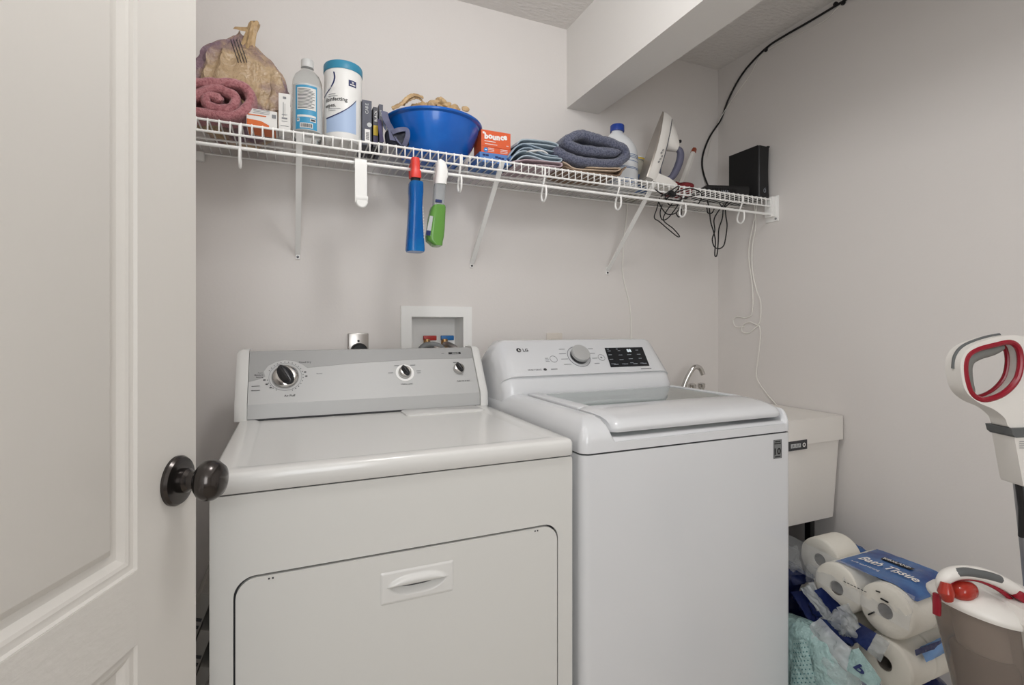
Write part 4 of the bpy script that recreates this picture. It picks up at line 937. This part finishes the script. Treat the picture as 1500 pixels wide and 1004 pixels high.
obj('bottle', spray('', '', 0, [(634.5, 650.5, 302), (632, 651.5, 304), (630, 651.5, 309), (627.5, 651, 320), (625.5, 650.3, 335), (623.5, 649, 348), (624.5, 647.5, 354), (632, 646.5, 360), (634, 645.5, 361)], YS, .024), 'spray_green', sg, 40)
obj('collar', spray('', '', 0, [(636.2, 652.3, 270.5), (635.5, 652, 273), (634.5, 651, 290), (634, 650, 303)], YS, .016), 'spray_clear', sg, 40)
obj('trigger_head', spray('', '', 0, [(642, 646, 235), (639, 651, 238), (638.5, 654, 245), (638, 655.3, 254), (637.5, 655, 259), (637, 653.5, 264), (636.5, 653, 271)], YS, lambda y, h: .011 + .5 * h), 'plastic_white', sg, 50)
obj('trigger', tb(crom([(at(645, 245, YS).x, YS + .014, 1.676), (at(645, 245, YS).x, YS + .045, 1.680), (at(645, 245, YS).x, YS + .062, 1.670), (at(645, 245, YS).x, YS + .058, 1.642)], 5), .0055, 10), 'plastic_white', sg)
bm = nb(); a, b = at(636, 294, YS), at(645, 299, YS); box(bm, a.x, b.x, YS - .0175, YS - .012, b.z, a.z); obj('label_band', bm, 'navy', sg, 0)
fgs = Frame((at(623, 348, YS).x, YS - .013, at(623, 348, YS).z), (at(632, 351, YS) + Vector((0, -.018, 0))) - (at(623, 348, YS) + Vector((0, -.006, 0))), (at(629, 312, YS) - at(624, 345, YS)))
obj('side_label', patch(nb(), [(.0, .004), (.013, .004), (.013, .062), (.003, .062)], fgs, .004, .002), 'label_grey', sg, 0); obj('label_band', patch(nb(), [(.0, .004), (.0135, .004), (.0135, .018), (.0, .018)], fgs, .0065, .0006), 'navy', sg, 0)

# cables
def cable(nm, lab, paths, r_, m_, parts='cable_run', cat='cable', grp=None):
    if len(paths) == 1:
        o = obj(nm, tb(crom(paths[0], 7), r_, 8), m_); return tag(o, lab, cat, grp)
    p0 = Vector(paths[0][0]); t = thing(nm, p0, lab, cat, grp)
    for p in paths: obj(parts, tb(crom(p, 7), r_, 8), m_, t)
    return t
YC = 1.56
cable('cable_tangle', 'tangle of thin black cables hanging under the shelf below the iron', [
    [at(966, 290, YC), at(962, 306, YC), at(958.5, 319, YC), at(966, 325, YC), at(980, 337, YC), at(992, 346.5, YC), at(995, 345.5, YC), at(986, 335, YC), at(972, 323, YC), at(976, 310, YC), at(985, 298, YC)],
    [at(963, 292, YC), at(970, 306, YC), at(978, 314, YC), at(990, 312, YC), at(998, 300, YC), at(1004, 285, YC)],
    [at(970, 300, YC), at(967, 312, YC), at(970, 322, YC), at(978, 320, YC), at(988, 308, YC), at(996, 296, YC)],
    [at(974, 286, YC), at(980, 300, YC), at(992, 300, YC), at(1000, 292, YC), at(990, 284, YC)],
    [at(960, 278, YC - .05), at(974, 286, YC - .05), at(990, 282, YC - .06), at(1010, 276, YC - .06), at(1026, 282, YC - .05), at(1027, 292, YC - .03), at(1020, 302, YC)],
    [at(968, 288, YC - .06), at(982, 280, YC - .06), at(993, 273, YC - .06), at(994, 276, YC - .06), at(984, 286, YC - .055), at(974, 292, YC - .03)],
    [at(972, 290, YC - .05), at(990, 294, YC - .05), at(1004, 290, YC - .05), at(1018, 286, YC - .05)],
    [at(990, 312, YC), at(994, 318, YC), at(998, 314, YC), at(998, 306, YC)]], .0022, 'black_cable', grp='black cables under the shelf')
obj('power_plug', bx(-.014, .014, -.010, .010, -.008, .008, .003, 2, Matrix.Translation(at(984, 284, YC - .055)) @ Matrix.Rotation(R(25), 4, 'Y')), 'black_plastic'); tag(bpy.data.objects['power_plug'], 'small black plug in the cable tangle at the shelf front', 'plug')
cable('cable_loop', 'long looped black cables hanging under the shelf near the router', [
    [at(1036, 294, YC), at(1039, 306, YC), at(1041, 325, YC), at(1046, 342, YC), at(1048, 355, YC), at(1047, 372, YC), at(1048.5, 376, YC), at(1050.5, 372, YC), at(1052, 356, YC), at(1053, 336, YC), at(1058, 320, YC), at(1060, 304, YC), at(1066, 296, YC)],
    [at(1062, 300, YC), at(1063, 315, YC), at(1065, 330, YC), at(1063, 348, YC), at(1060, 360, YC), at(1053, 364.5, YC), at(1046, 361, YC), at(1043.5, 350, YC), at(1047, 338, YC), at(1046, 322, YC), at(1052, 310, YC), at(1060, 300, YC)],
    [at(1035, 300, YC), at(1037, 312, YC), at(1043, 312, YC), at(1047, 304, YC)], [at(1054, 298, YC), at(1060, 304, YC), at(1070, 297, YC), at(1076, 292, YC)]], .0025, 'black_cable', grp='black cables under the shelf')
wx = XR - .006
cable('ceiling_cable', 'thick black cable rising from the shelf to the ceiling corner and on along the ceiling', [[at(1037, 272, 1.80), at(1031, 256, YB - .006), at(1028.5, 240, YB - .006), at(1031, 222, YB - .006), at(1040, 200, YB - .008), atx(1056, 175, wx), atx(1066, 148, wx), atx(1080, 120, wx), atx(1097, 96, wx), atx(1124, 69, wx), atx(1150, 52, wx), atx(1190, 29, wx), atx(1238, 0, wx), atx(1290, -32, wx)]], .0042, 'black_cable')
cable('thin_wire', 'thin white wire running beside the thick black cable', [[at(1036, 232, YB - .004), at(1041, 208, YB - .004), at(1047, 190, YB - .004), atx(1060, 165, XR - .012), atx(1082, 133, XR - .003), atx(1100, 108, XR - .003), atx(1112, 85, XR - .003), atx(1128, 71, XR - .003), atx(1170, 50, XR - .003), atx(1208, 30, XR - .003), atx(1226, 12, XR - .003), atx(1240, 0, XR - .003)]], .0014, 'white_cable')
for (a, b), lab in (((1122, 73), 'small black cable clip where the cable meets the ceiling'), ((1235, 4), 'small black cable clip near the top edge, on the right wall'), ((1224, 6), 'second small black clip beside the top cable clip')):
    p = atx(a, b, XR - .006); o = obj('cable_clip', lathe(nb(), [(.004, -.006), (.0075, -.004), (.0085, 0), (.0075, .004), (.004, .006)], p, 14, Matrix.Rotation(R(90), 4, 'Y')), 'black_plastic'); tag(o, lab, 'clip', 'cable clips')
wv = XR - .004
cable('white_cord', 'white cord hanging from the shelf down to the sink, looped halfway', [[atx(1104, 292, wv - .01), atx(1108, 306, wv - .004), atx(1103, 330, wv), atx(1098, 355, wv), atx(1097, 380, wv), atx(1101, 410, wv), atx(1103, 440, wv), atx(1101, 462, wv)],
    [atx(1105, 300, wv - .008), atx(1107, 330, wv), atx(1102, 360, wv), atx(1102, 395, wv), atx(1108, 425, wv), atx(1114, 442, wv), atx(1114, 465, wv), atx(1110, 476, wv), atx(1098, 472, wv), atx(1088, 477, wv), atx(1087, 486, wv), atx(1097, 488, wv), atx(1107, 480, wv), atx(1112, 478, wv), atx(1114, 492, wv), atx(1111, 520, wv), atx(1108, 545, wv), atx(1110, 558, wv), atx(1120, 573, wv), atx(1129, 584, wv - .003), atx(1138, 594, wv - .006)],
    [atx(1101, 462, wv), atx(1092, 466, wv), atx(1080, 464, wv), atx(1074, 470, wv), atx(1078, 479, wv), atx(1090, 479, wv)]], .0026, 'white_cable', 'cord_strand', 'cord')
cable('extension_cable', 'white cord running down the back wall behind the washing machine', [[at(919, 292, YB - .004), at(918, 318, YB - .004), at(914, 350, YB - .004), at(912, 395, YB - .004), at(916, 420, YB - .004), at(922, 445, YB - .004), at(924.5, 475, YB - .004), at(924, 512, YB - .004)]], .0028, 'white_cable', cat='cord')

# ================================================================== BESIDE THE DRYER: leaning cartons
for k, (y0, L_, lab) in enumerate(((1.065, .752, 'printed grey carton leaning uppermost in the gap beside the dryer'), (1.060, .684, 'printed grey carton leaning second in the gap beside the dryer'), (1.055, .617, 'grey carton leaning third, lowest in the gap beside the dryer'))):
    xb_ = -.408 + .0235 * k; mt = Matrix.Translation((xb_, y0, .008)) @ Matrix.Rotation(R(20.3), 4, 'Y')
    t = thing('folded_carton', (xb_, y0, 0), lab, 'carton', 'cartons beside the dryer')
    bm = nb(); box(bm, 0, .0205, 0, .30, 0, L_, .0008, 1, mt); obj('board', bm, 'carton', t, 0)
    fc = Frame(mt @ Vector((0, 0, 0)), mt.to_3x3() @ Vector((1, 0, 0)), mt.to_3x3() @ Vector((0, 0, 1)))
    bm = nb(); random.seed(k)
    for r_ in range(16): dashes(bm, [(.005 + c_ * .0055, L_ - .13 - r_ * .012, .0035, .004) for c_ in range(3)], fc)
    dashes(bm, [(.011, L_ - .045, .014, .006), (.012, L_ - .058, .011, .006), (.010, L_ - .075, .012, .005)], fc); obj('printed_marks', bm, 'ink', t, 0)

# ================================================================== PAPER PILE BESIDE THE WASHER
def roll(t, c, r_, L_, hole=.019, wob=0):
    bm = nb(); mr = Matrix.Rotation(R(90), 4, 'Y')
    lathe(bm, [(hole, .0), (r_ * .55, -.001), (r_ - .006, .0), (r_ - .001, .004), (r_, .010), (r_, L_ - .010), (r_ - .001, L_ - .004), (r_ - .006, L_), (hole, L_), (hole, .0)], c, 40, mr, cap=False)
    o = obj('paper_roll', bm, 'tissue', t, 50)
    bm = nb(); lathe(bm, [(hole - .0005, .002), (hole - .0005, L_ - .002), (hole - .003, L_ - .002), (hole - .003, .002), (hole - .0005, .002)], c, 24, mr, cap=False)
    lathe(bm, [(hole - .003, .06), (.001, .061)], c, 24, mr, cap=False); obj('cardboard_core', bm, 'core', o, 40)
    return o
RR = .0655
ta = thing('tissue_pack', (1.49, .92, .405), 'clear wrapped pack of white paper rolls with a blue label, on top of the pile', 'paper pack')
za = .4715
for y in (.805, .930, 1.055):
    for k in range(1 if y > 1 else 0, 2): roll(ta, (1.386 + k * .108, y, za + (.006 if y > 1 else 0)), RR, .106)
def env(y, off):
    z = -9
    if .805 < y < .930: return za + RR + off
    for yc in (.805, .930):
        if abs(y - yc) < RR: z = max(z, za + math.sqrt(RR * RR - (y - yc) ** 2))
    return max(z, za + .045) + off
class Drape:
    def __init__(s, x0, x1, y0, y1, drop=0): s.a = (x0, x1, y0, y1)
    def __call__(s, u, v, off=0):
        x0, x1, y0, y1 = s.a; y = y0 + (y1 - y0) * v; x = x0 + (x1 - x0) * u + .012 * (1 - v) * (1 - u) + .035 * v * (1 - u) * 0
        z = env(max(y, .746), .0025 + off); 
        return Vector((x, y, z + .0012 * noise.noise(Vector((x * 60, y * 60, 3)))))
    build = Sheet.build
dl = Drape(1.402, 1.59, .747, .945); dl.c = None
lb = obj('blue_label', dl.build(20, 40), 'film_blue', ta, 60)
sw_ = lambda a, b, off=0: dl(a, b, off)
# lettering runs from the far end of the label toward the camera (down v), upright towards +x
flet = lambda a, b, off=0: dl(.5 + b, 1 - a, off)
bm = nb(); text(bm, 'Bath Tissue', .47, -.16, .24, flet, .0034, bold=.02, shear=.25, width=.72); text(bm, 'soft and strong', .30, -.34, .07, flet, .0034, width=.36)
obj('label_lettering', bm, 'print_white', lb, 0)
bs = nb(); loft(bs, [[flet(.24 + .38 * i / 20, b, .0026) for i in range(21)] for b in (.145, .2, .255)], False, False, False); obj('brand_strip', bs, 'ink_black', ta, 0)
obj('brand_lettering', text(nb(), 'KIRKLAND', .43, .165, .085, flet, .0044, bold=.02, width=.34), 'print_white', ta, 0)
# clear film: crumpled over the ends
obj('clear_wrap', Sheet([(1.376, .745, .455), (1.380, 1.12, .475), (1.400, 1.12, .56), (1.400, .745, .535)], .006, 38, 3).build(30, 12), 'film_clear', ta, 60)
obj('clear_wrap', blob(nb(), (1.385, 1.085, .50), (.03, .05, .045), 2.1, 30, 18, .022, 40, 3), 'film_clear', ta, 60)
bm = nb()
for (pa, pb, r_) in (((1290, 877), (1301, 883), .0022), ((1272, 901), (1281, 897), .002), ((1283, 866), (1289, 868), .0016)): tube(bm, [atx(pa[0], pa[1], 1.382), atx(pb[0], pb[1], 1.382)], r_, 5)
for k in range(7): tube(bm, [atx(1236 + k * 5, 852 + k * 2.4, 1.380), atx(1239 + k * 5, 853.5 + k * 2.4, 1.380)], .0011, 5)
bm2 = nb(); p = [(1296, 871.5), (1311, 880)]; tube(bm2, [atx(1296, 873, 1.384), atx(1311, 882, 1.384)], .0022, 5)
bm2.free(); obj('wrap_print', bm, 'ink_black', ta, 0)
# second pack beneath
tbk = thing('tissue_pack', (1.49, .92, .272), 'second pack of white paper rolls lying under the top pack', 'paper pack')
for y in (.808, .936, 1.064):
    for k in range(1 if y > 1 else 0, 2): roll(tbk, (1.388 + k * .108, y, .3375), RR, .106)
obj('blue_film', Sheet([(1.43, .735, .372), (1.60, .735, .378), (1.60, .752, .405), (1.43, .748, .402)], .004, 40, 5, .008).build(24, 8), 'film_lightblue', tbk, 60)
fl = Sheet([(1.395, .739, .395), (1.60, .739, .385), (1.60, .742, .402), (1.395, .742, .407)], .002, 40, 6); obj('navy_film', fl.build(24, 6), 'film_navy', tbk, 60)
# base packs on the floor
tc_ = thing('paper_pack', (1.50, .93, 0), 'large navy wrapped paper pack at the bottom of the pile', 'paper pack')
bm = blob(nb(), (1.50, .945, .136), (.125, .21, .136), 5, 60, 30, .006, 14, 5, .0005); obj('pack_body', bm, 'film_navy', tc_, 60)
obj('paper_roll', lathe(nb(), [(.02, 0), (.058, .0), (.060, .004), (.060, .1)], (1.435, .735, .205), 36, Matrix.Rotation(R(90), 4, 'Y')), 'tissue', tc_, 50)
# navy wrapped pack, further back under the sink
nvp = thing('navy_pack', (1.57, 1.235, 0), 'navy blue film pack standing under the sink, behind the washing machine corner', 'paper pack')
obj('pack_body', blob(nb(), (1.545, 1.235, .19), (.10, .075, .19), 4, 70, 40, .022, 18, 12, .0005), 'film_navy', nvp, 60)
nvp = thing('navy_wrapper', atx(1215, 900, 1.36), 'loose navy and clear wrapping film crumpled to the left of the paper rolls', 'wrapper')
s1 = Sheet([atx(1187, 868, 1.372), atx(1203, 861, 1.376), atx(1247, 901, 1.368), atx(1226, 921, 1.36)], .0045, 36, 2, .006)
obj('navy_film', s1.build(24, 14), 'film_navy', nvp, 60)
g1 = lambda a, b, off=0: s1(1 - b, a, off)
obj('film_lettering', text(text(nb(), '30', .70, .36, .42, g1, .0065, bold=.02, width=.26), 'ROLLS', .34, .42, .36, g1, .0065, bold=.02, width=.36), 'print_white', nvp, 0)
s2 = Sheet([atx(1159, 868, 1.385), atx(1182, 864, 1.39), atx(1214, 914, 1.355), atx(1190, 918, 1.35)], .006, 36, 7, .008)
obj('navy_film', s2.build(20, 20), 'film_navy', nvp, 60)
g2 = lambda a, b, off=0: s2(1 - b, a, off)
obj('film_lettering', text(nb(), 'le', .84, .25, .5, g2, .006, bold=.03, width=.2), 'print_white', nvp, 0)
obj('clear_film', Sheet([atx(1180, 858, 1.375), atx(1192, 853, 1.385), atx(1222, 920, 1.352), atx(1206, 916, 1.350)], .006, 50, 9).build(16, 24), 'film_haze', nvp, 60)
obj('navy_film', Sheet([atx(1196, 905, 1.345), atx(1226, 912, 1.35), atx(1252, 945, 1.345), atx(1216, 938, 1.34)], .005, 44, 21, .006).build(20, 16), 'film_navy', nvp, 60)
obj('clear_film', blob(nb(), atx(1234, 916, 1.352), (.016, .035, .03), 2.1, 40, 24, .014, 55, 6), 'film_haze', nvp, 60)
obj('clear_film', blob(nb(), atx(1200, 850, 1.42), (.02, .045, .035), 2.1, 40, 24, .02, 45, 9), 'film_clear', nvp, 60)
for (a_, b_, x_, sz, sd) in ((1183, 884, 1.40, (.016, .045, .030), 3), (1208, 902, 1.372, (.012, .045, .022), 7), (1232, 930, 1.362, (.010, .04, .022), 11)):
    obj('crumpled_film', blob(nb(), atx(a_, b_, x_), sz, 2.2, 60, 36, .018, 50, sd), 'film_navy', nvp, 60)
for k_, (L4, sd) in enumerate((([(1172, 862), (1186, 858), (1240, 926), (1228, 934)], 31), ([(1226, 890), (1242, 884), (1262, 918), (1246, 930)], 37))):
    obj('clear_film', Sheet([atx(a_, b_, 1.350) for a_, b_ in L4], .008, 60, sd, .006).build(30, 20), 'film_haze', nvp, 60)
s3 = Sheet([atx(1160, 845, 1.45), atx(1190, 840, 1.46), atx(1192, 853, 1.44), atx(1162, 858, 1.43)], .006, 40, 4, .01); obj('navy_film', s3.build(16, 12), 'film_navy', nvp, 60)
# barcode film
s4 = Sheet([atx(1245, 932, 1.352), atx(1258, 912, 1.358), atx(1284, 928, 1.356), atx(1270, 954, 1.350)], .0015, 40, 3)
bcp = thing('barcode_film', s4(.5, .5), 'navy wrapper corner with a white barcode, in front of the paper rolls', 'wrapper')
obj('navy_film', s4.build(10, 10), 'film_navy', bcp, 60)
obj('barcode_label', plate(nb(), [(.22, .2), (.82, .2), (.82, .80), (.22, .80)], [], s4, .0012, .0018), 'label_grey', bcp, 0)
bm = nb(); random.seed(4); v_ = .25
while v_ < .75:
    h_ = random.choice((.015, .03, .045)); plate(bm, [(.30, v_), (.76, v_), (.76, v_ + h_), (.30, v_ + h_)], [], s4, .0022, .0026); v_ += h_ + random.choice((.02, .035))
obj('barcode', bm, 'ink', bcp, 0)
obj('film_edge', Sheet([s4(0, 1), s4(1, 1), s4(1, 1) + Vector((.006, -.028, -.01)), s4(0, 1) + Vector((.004, -.03, -.012))], .004, 60, 3).build(14, 8), 'film_haze', bcp, 60)
# teal dotted pack
te = thing('teal_pack', (1.33, .93, 0), 'teal film pack with dark dots, in front at the foot of the washing machine', 'pack')
obj('pack_body', blob(nb(), (1.322, .955, .185), (.052, .125, .185), 3.4, 60, 36, .010, 16, 3, .0005), 'film_teal', te, 60)
s5 = Sheet([atx(1158, 1010, 1.268), atx(1196, 1010, 1.266), atx(1182, 936, 1.268), atx(1162, 938, 1.270)], .002, 30, 8, .006); obj('dotted_film', s5.build(20, 20), 'film_teal', te, 60)
bm = nb()
for i in range(6):
    for j in range(11): plate(bm, ell(.10 + i * .16 + (.08 if j % 2 else 0), .05 + j * .087, .026, .016, 8), [], s5, .0010, .0014)
obj('printed_dots', bm, 'teal_dot', te, 0)
s6 = Sheet([atx(1158, 925, 1.30), atx(1186, 940, 1.285), atx(1178, 912, 1.31), atx(1160, 900, 1.33)], .008, 34, 5, .008); obj('film_fold', s6.build(20, 14), 'film_teal', te, 60)
s7 = Sheet([atx(1180, 925, 1.30), atx(1240, 985, 1.285), atx(1246, 950, 1.30), atx(1200, 905, 1.325)], .010, 34, 15, .012); obj('clear_film', s7.build(26, 18), 'film_haze', te, 60)
s8 = Sheet([atx(1210, 960, 1.29), atx(1285, 1015, 1.285), atx(1290, 996, 1.29), atx(1258, 950, 1.31)], .004, 30, 25, .004); obj('film_fold', s8.build(20, 14), 'film_teal', te, 60)
obj('clear_film', Sheet([atx(1196, 1012, 1.275), atx(1300, 1012, 1.30), atx(1262, 955, 1.325), atx(1190, 930, 1.29)], .012, 32, 35, .012).build(30, 22), 'film_clear', te, 60)
fp = nb(); text(fp, 'b', .55, .35, .5, lambda a, b, off=0: s8(a, b, off), .003, bold=.03); obj('film_lettering', fp, 'navy', te, 0)
# blue bundle behind the rolls
bb2 = obj('blue_film_bundle', blob(nb(), (1.735, 1.115, .225), (.085, .06, .235), 3, 60, 40, .016, 26, 9, .0005), 'film_blue', None, 60)
bb2.location.z -= 0
tag(bb2, 'crumpled blue film bag standing behind the top paper roll, under the sink', 'bag')

# ================================================================== VACUUM
va = thing('upright_vacuum', (1.28, .50, 0), 'white and red upright vacuum cleaner with a loop handle, at the right edge', 'vacuum cleaner')
TV = .97
Rv = Vector((CS, -SN, 0)); Fv = Vector((SN, CS, 0))
def vf(a, b, off=0): return C0 + Fv * (TV + off) + Rv * a + Vector((0, 0, b))          # metric plane through the handle
def vpx(px, py): return ((px - 750) / FOC * TV, (HOR - py) / FOC * TV)
def vlist(L, n=6): return [(p.x, p.y) for p in crom([Vector((*vpx(a, b), 0)) for a, b in L], n, True)]
outer = vlist([(1396.5, 542), (1399, 522), (1412, 507), (1440, 496), (1468, 491), (1490, 494), (1506, 505), (1514, 530), (1516, 570), (1520, 600), (1524, 624), (1490, 625), (1467, 624), (1460, 611), (1444, 598), (1420, 587), (1403, 570)])
hole = vlist([(1404, 547), (1407, 523), (1420, 511), (1445, 504), (1468, 500), (1481, 508), (1485, 530), (1481, 553), (1466, 573), (1445, 584), (1425, 587), (1411, 575)][:], 5)
hole = vlist([(1404.5, 545), (1407, 523), (1421, 512), (1446, 505), (1468, 501), (1481, 509), (1485, 530), (1480, 554), (1465, 572), (1446, 582), (1427, 584), (1412, 573)], 5)
obj('handle_shell', plate(nb(), outer, [hole], vf, -.016, .018, .004), 'vac_white', va, 40)
obj('handle_ring', tb([vf(a, b, -.013) for a, b in hole], .0055, 10, True), 'vac_red', va)
obj('handle_ring', tb([vf(a, b, .012) for a, b in hole], .0045, 10, True), 'vac_red', va)
gl = [(1424, 578), (1417, 560), (1414, 540), (1418, 527), (1432, 519), (1452, 514), (1470, 507)]
obj('handle_grip', tb(crom([vf(*vpx(a, b), .002) for a, b in gl], 6), [.004 + .0085 * math.sin(math.pi * min(1, i / 36)) ** .4 for i in range(37)], 12), 'vac_grip', va, 50)
tl_ = [(1396, 540), (1399, 521), (1412, 506.5), (1440, 495.5), (1464, 490.5)]
obj('handle_back_strip', tb(crom([vf(*vpx(a, b), .0) for a, b in tl_], 6), .0032, 8), 'vac_grey', va)
col = lambda L, o0, o1, m_, nm, bev=.002: obj(nm, plate(nb(), [vpx(a, b) for a, b in L], [], vf, o0, o1, bev), m_, va, 30)
col([(1464.5, 624.5), (1526, 623), (1524, 636), (1472, 638), (1467, 634)], -.022, .03, 'vac_grey', 'handle_collar')
col([(1471.5, 638), (1523, 636), (1520, 704), (1486, 709), (1484, 706)], -.019, .026, 'vac_white', 'wand_sleeve')
fvac = Frame(vf(0, 0, -.0195), Rv, (0, 0, 1))
bm = nb()
for k in range(4): dashes(bm, [(vpx(1486, 0)[0] + .002, vpx(0, 644 + k * 3)[1], .025, .0012)], lambda a, b, off=0: vf(a, b, -.0195 - off))
obj('printed_marks', bm, 'ink_grey', va, 0)
obj('wand', tb([vf(*vpx(1508, 704), .004), vf(*vpx(1530, 800), .02), vf(*vpx(1560, 960), .04), vf(*vpx(1600, 1180), .06)], .021, 18), 'vac_tube', va)
obj('wand_seal', tb([vf(*vpx(1489, 709), -.004), vf(*vpx(1497, 745), .0), vf(*vpx(1506, 790), .012)], .0055, 10), 'black_plastic', va)
# dust cup: tapered cup with a white rim, bow handle
TQ = .93; cc = atf(1434, 880, TQ); ccx, ccy = cc.x, cc.y
zr = atf(1428, 890, .945).z
ccx, ccy = 1.172, .522; E1, E2 = Vector((.31, -.95, 0)), Vector((.95, .31, 0))
def cring(r_, z, e=1.0):
    out = []
    for i in range(48):
        o = E1 * (r_ * math.cos(2 * math.pi * i / 48)) + E2 * (r_ * .94 * math.sin(2 * math.pi * i / 48)); k = max(0, min(1, 1 - (zr - z) / .25)); sh_ = min(.05, .19 * (zr - z))
        out.append(Vector((ccx, ccy, z - .21 * o.dot(Rv) * k)) + o + Rv * sh_)
    return out
obj('dust_cup', loft(nb(), [cring(.0685, zr), cring(.066, zr - .06), cring(.061, zr - .14), cring(.055, zr - .27), cring(.053, zr - .27), cring(.059, zr - .14), cring(.064, zr - .06), cring(.0665, zr)], True, False, False), 'vac_cup', va, 40)
obj('dust', loft(nb(), [cring(.045, zr - .08), cring(.052, zr - .09), cring(.050, zr - .265)]), 'dust', va, 40)
obj('cup_filter', loft(nb(), [cring(.042, zr), cring(.040, zr - .08)]), 'vac_white', va, 40)
obj('cup_lid', loft(nb(), [cring(.0715, zr - .003), cring(.073, zr + .002), cring(.072, zr + .007), cring(.062, zr + .018), cring(.045, zr + .027), cring(.02, zr + .031)]), 'vac_white', va, 50)
hsg = lambda a, b, off: C0 + Fv * off + Rv * ((a - 750) / FOC * .90) + Vector((0, 0, (HOR - b) / FOC * .90))
obj('cup_housing', plate(nb(), [(1479, 905), (1492, 890), (1560, 890), (1560, 1190), (1530, 1190), (1499, 1004)], [], hsg, .865, .99, .006), 'vac_white', va, 40)
obj('base_housing', loft(nb(), [cring(.06, zr - .262), cring(.064, zr - .28), cring(.07, .14), cring(.075, .06)]), 'vac_white', va, 40)
def qf(px, py, off=0): return atf(px, py, TQ) + Fv * off
hb = crom([qf(1381, 868, -.0), qf(1380, 854), qf(1388, 844), qf(1405, 839), qf(1430, 840), (qf(1458, 849)), qf(1482, 862), qf(1500, 876), qf(1515, 892)], 5)
obj('carry_handle', tb(hb, [.008 + .004 * min(1, i / 10) for i in range(len(hb))], 12), 'vac_white', va, 50)
hi = crom([qf(1386, 862), qf(1395, 851), qf(1412, 847), qf(1436, 851), qf(1458, 861), qf(1476, 874), qf(1488, 888)], 5)
obj('carry_handle_trim', tb(hi, .0042, 10), 'vac_red', va, 50)
obj('carry_handle_grip', tb(crom([qf(1394, 838.5, -.004), qf(1412, 836.5, -.005), qf(1440, 841, -.005), qf(1466, 850, -.004)], 6), [.004, .006] + [.0085] * 15 + [.006, .004], 10), 'vac_grey', va, 50)
obj('release_latch', blob(nb(), qf(1411, 865, -.0), (.026, .02, .017), 2.3, 32, 18, .002, 20, 1), 'vac_red_clear', va, 50)
obj('cup_latch', tb([qf(1379, 850, -.01), qf(1376, 862, -.014), qf(1380, 873, -.012)], [.008, .013, .009], 12), 'vac_red_clear', va, 50)
obj('handle_joint', bx(-.018, .018, -.012, .012, -.008, .008, .003, 2, Matrix.Translation(qf(1492, 874, -.006)) @ Matrix.Rotation(-YAW, 4, 'Z') @ Matrix.Rotation(R(38), 4, 'Y')), 'vac_red', va)
obj('side_clip', bx(-.004, .004, -.006, .006, -.022, .018, .002, 2, Matrix.Translation(atf(1372.5, 884, TQ + .005))), 'vac_red', va)
obj('floor_head', bx(-.15, .15, -.13, .13, .0, .065, .02, 3, Matrix.Translation((1.30, .45, .002)) @ Matrix.Rotation(-YAW, 4, 'Z')), 'vac_grey', va, 50)
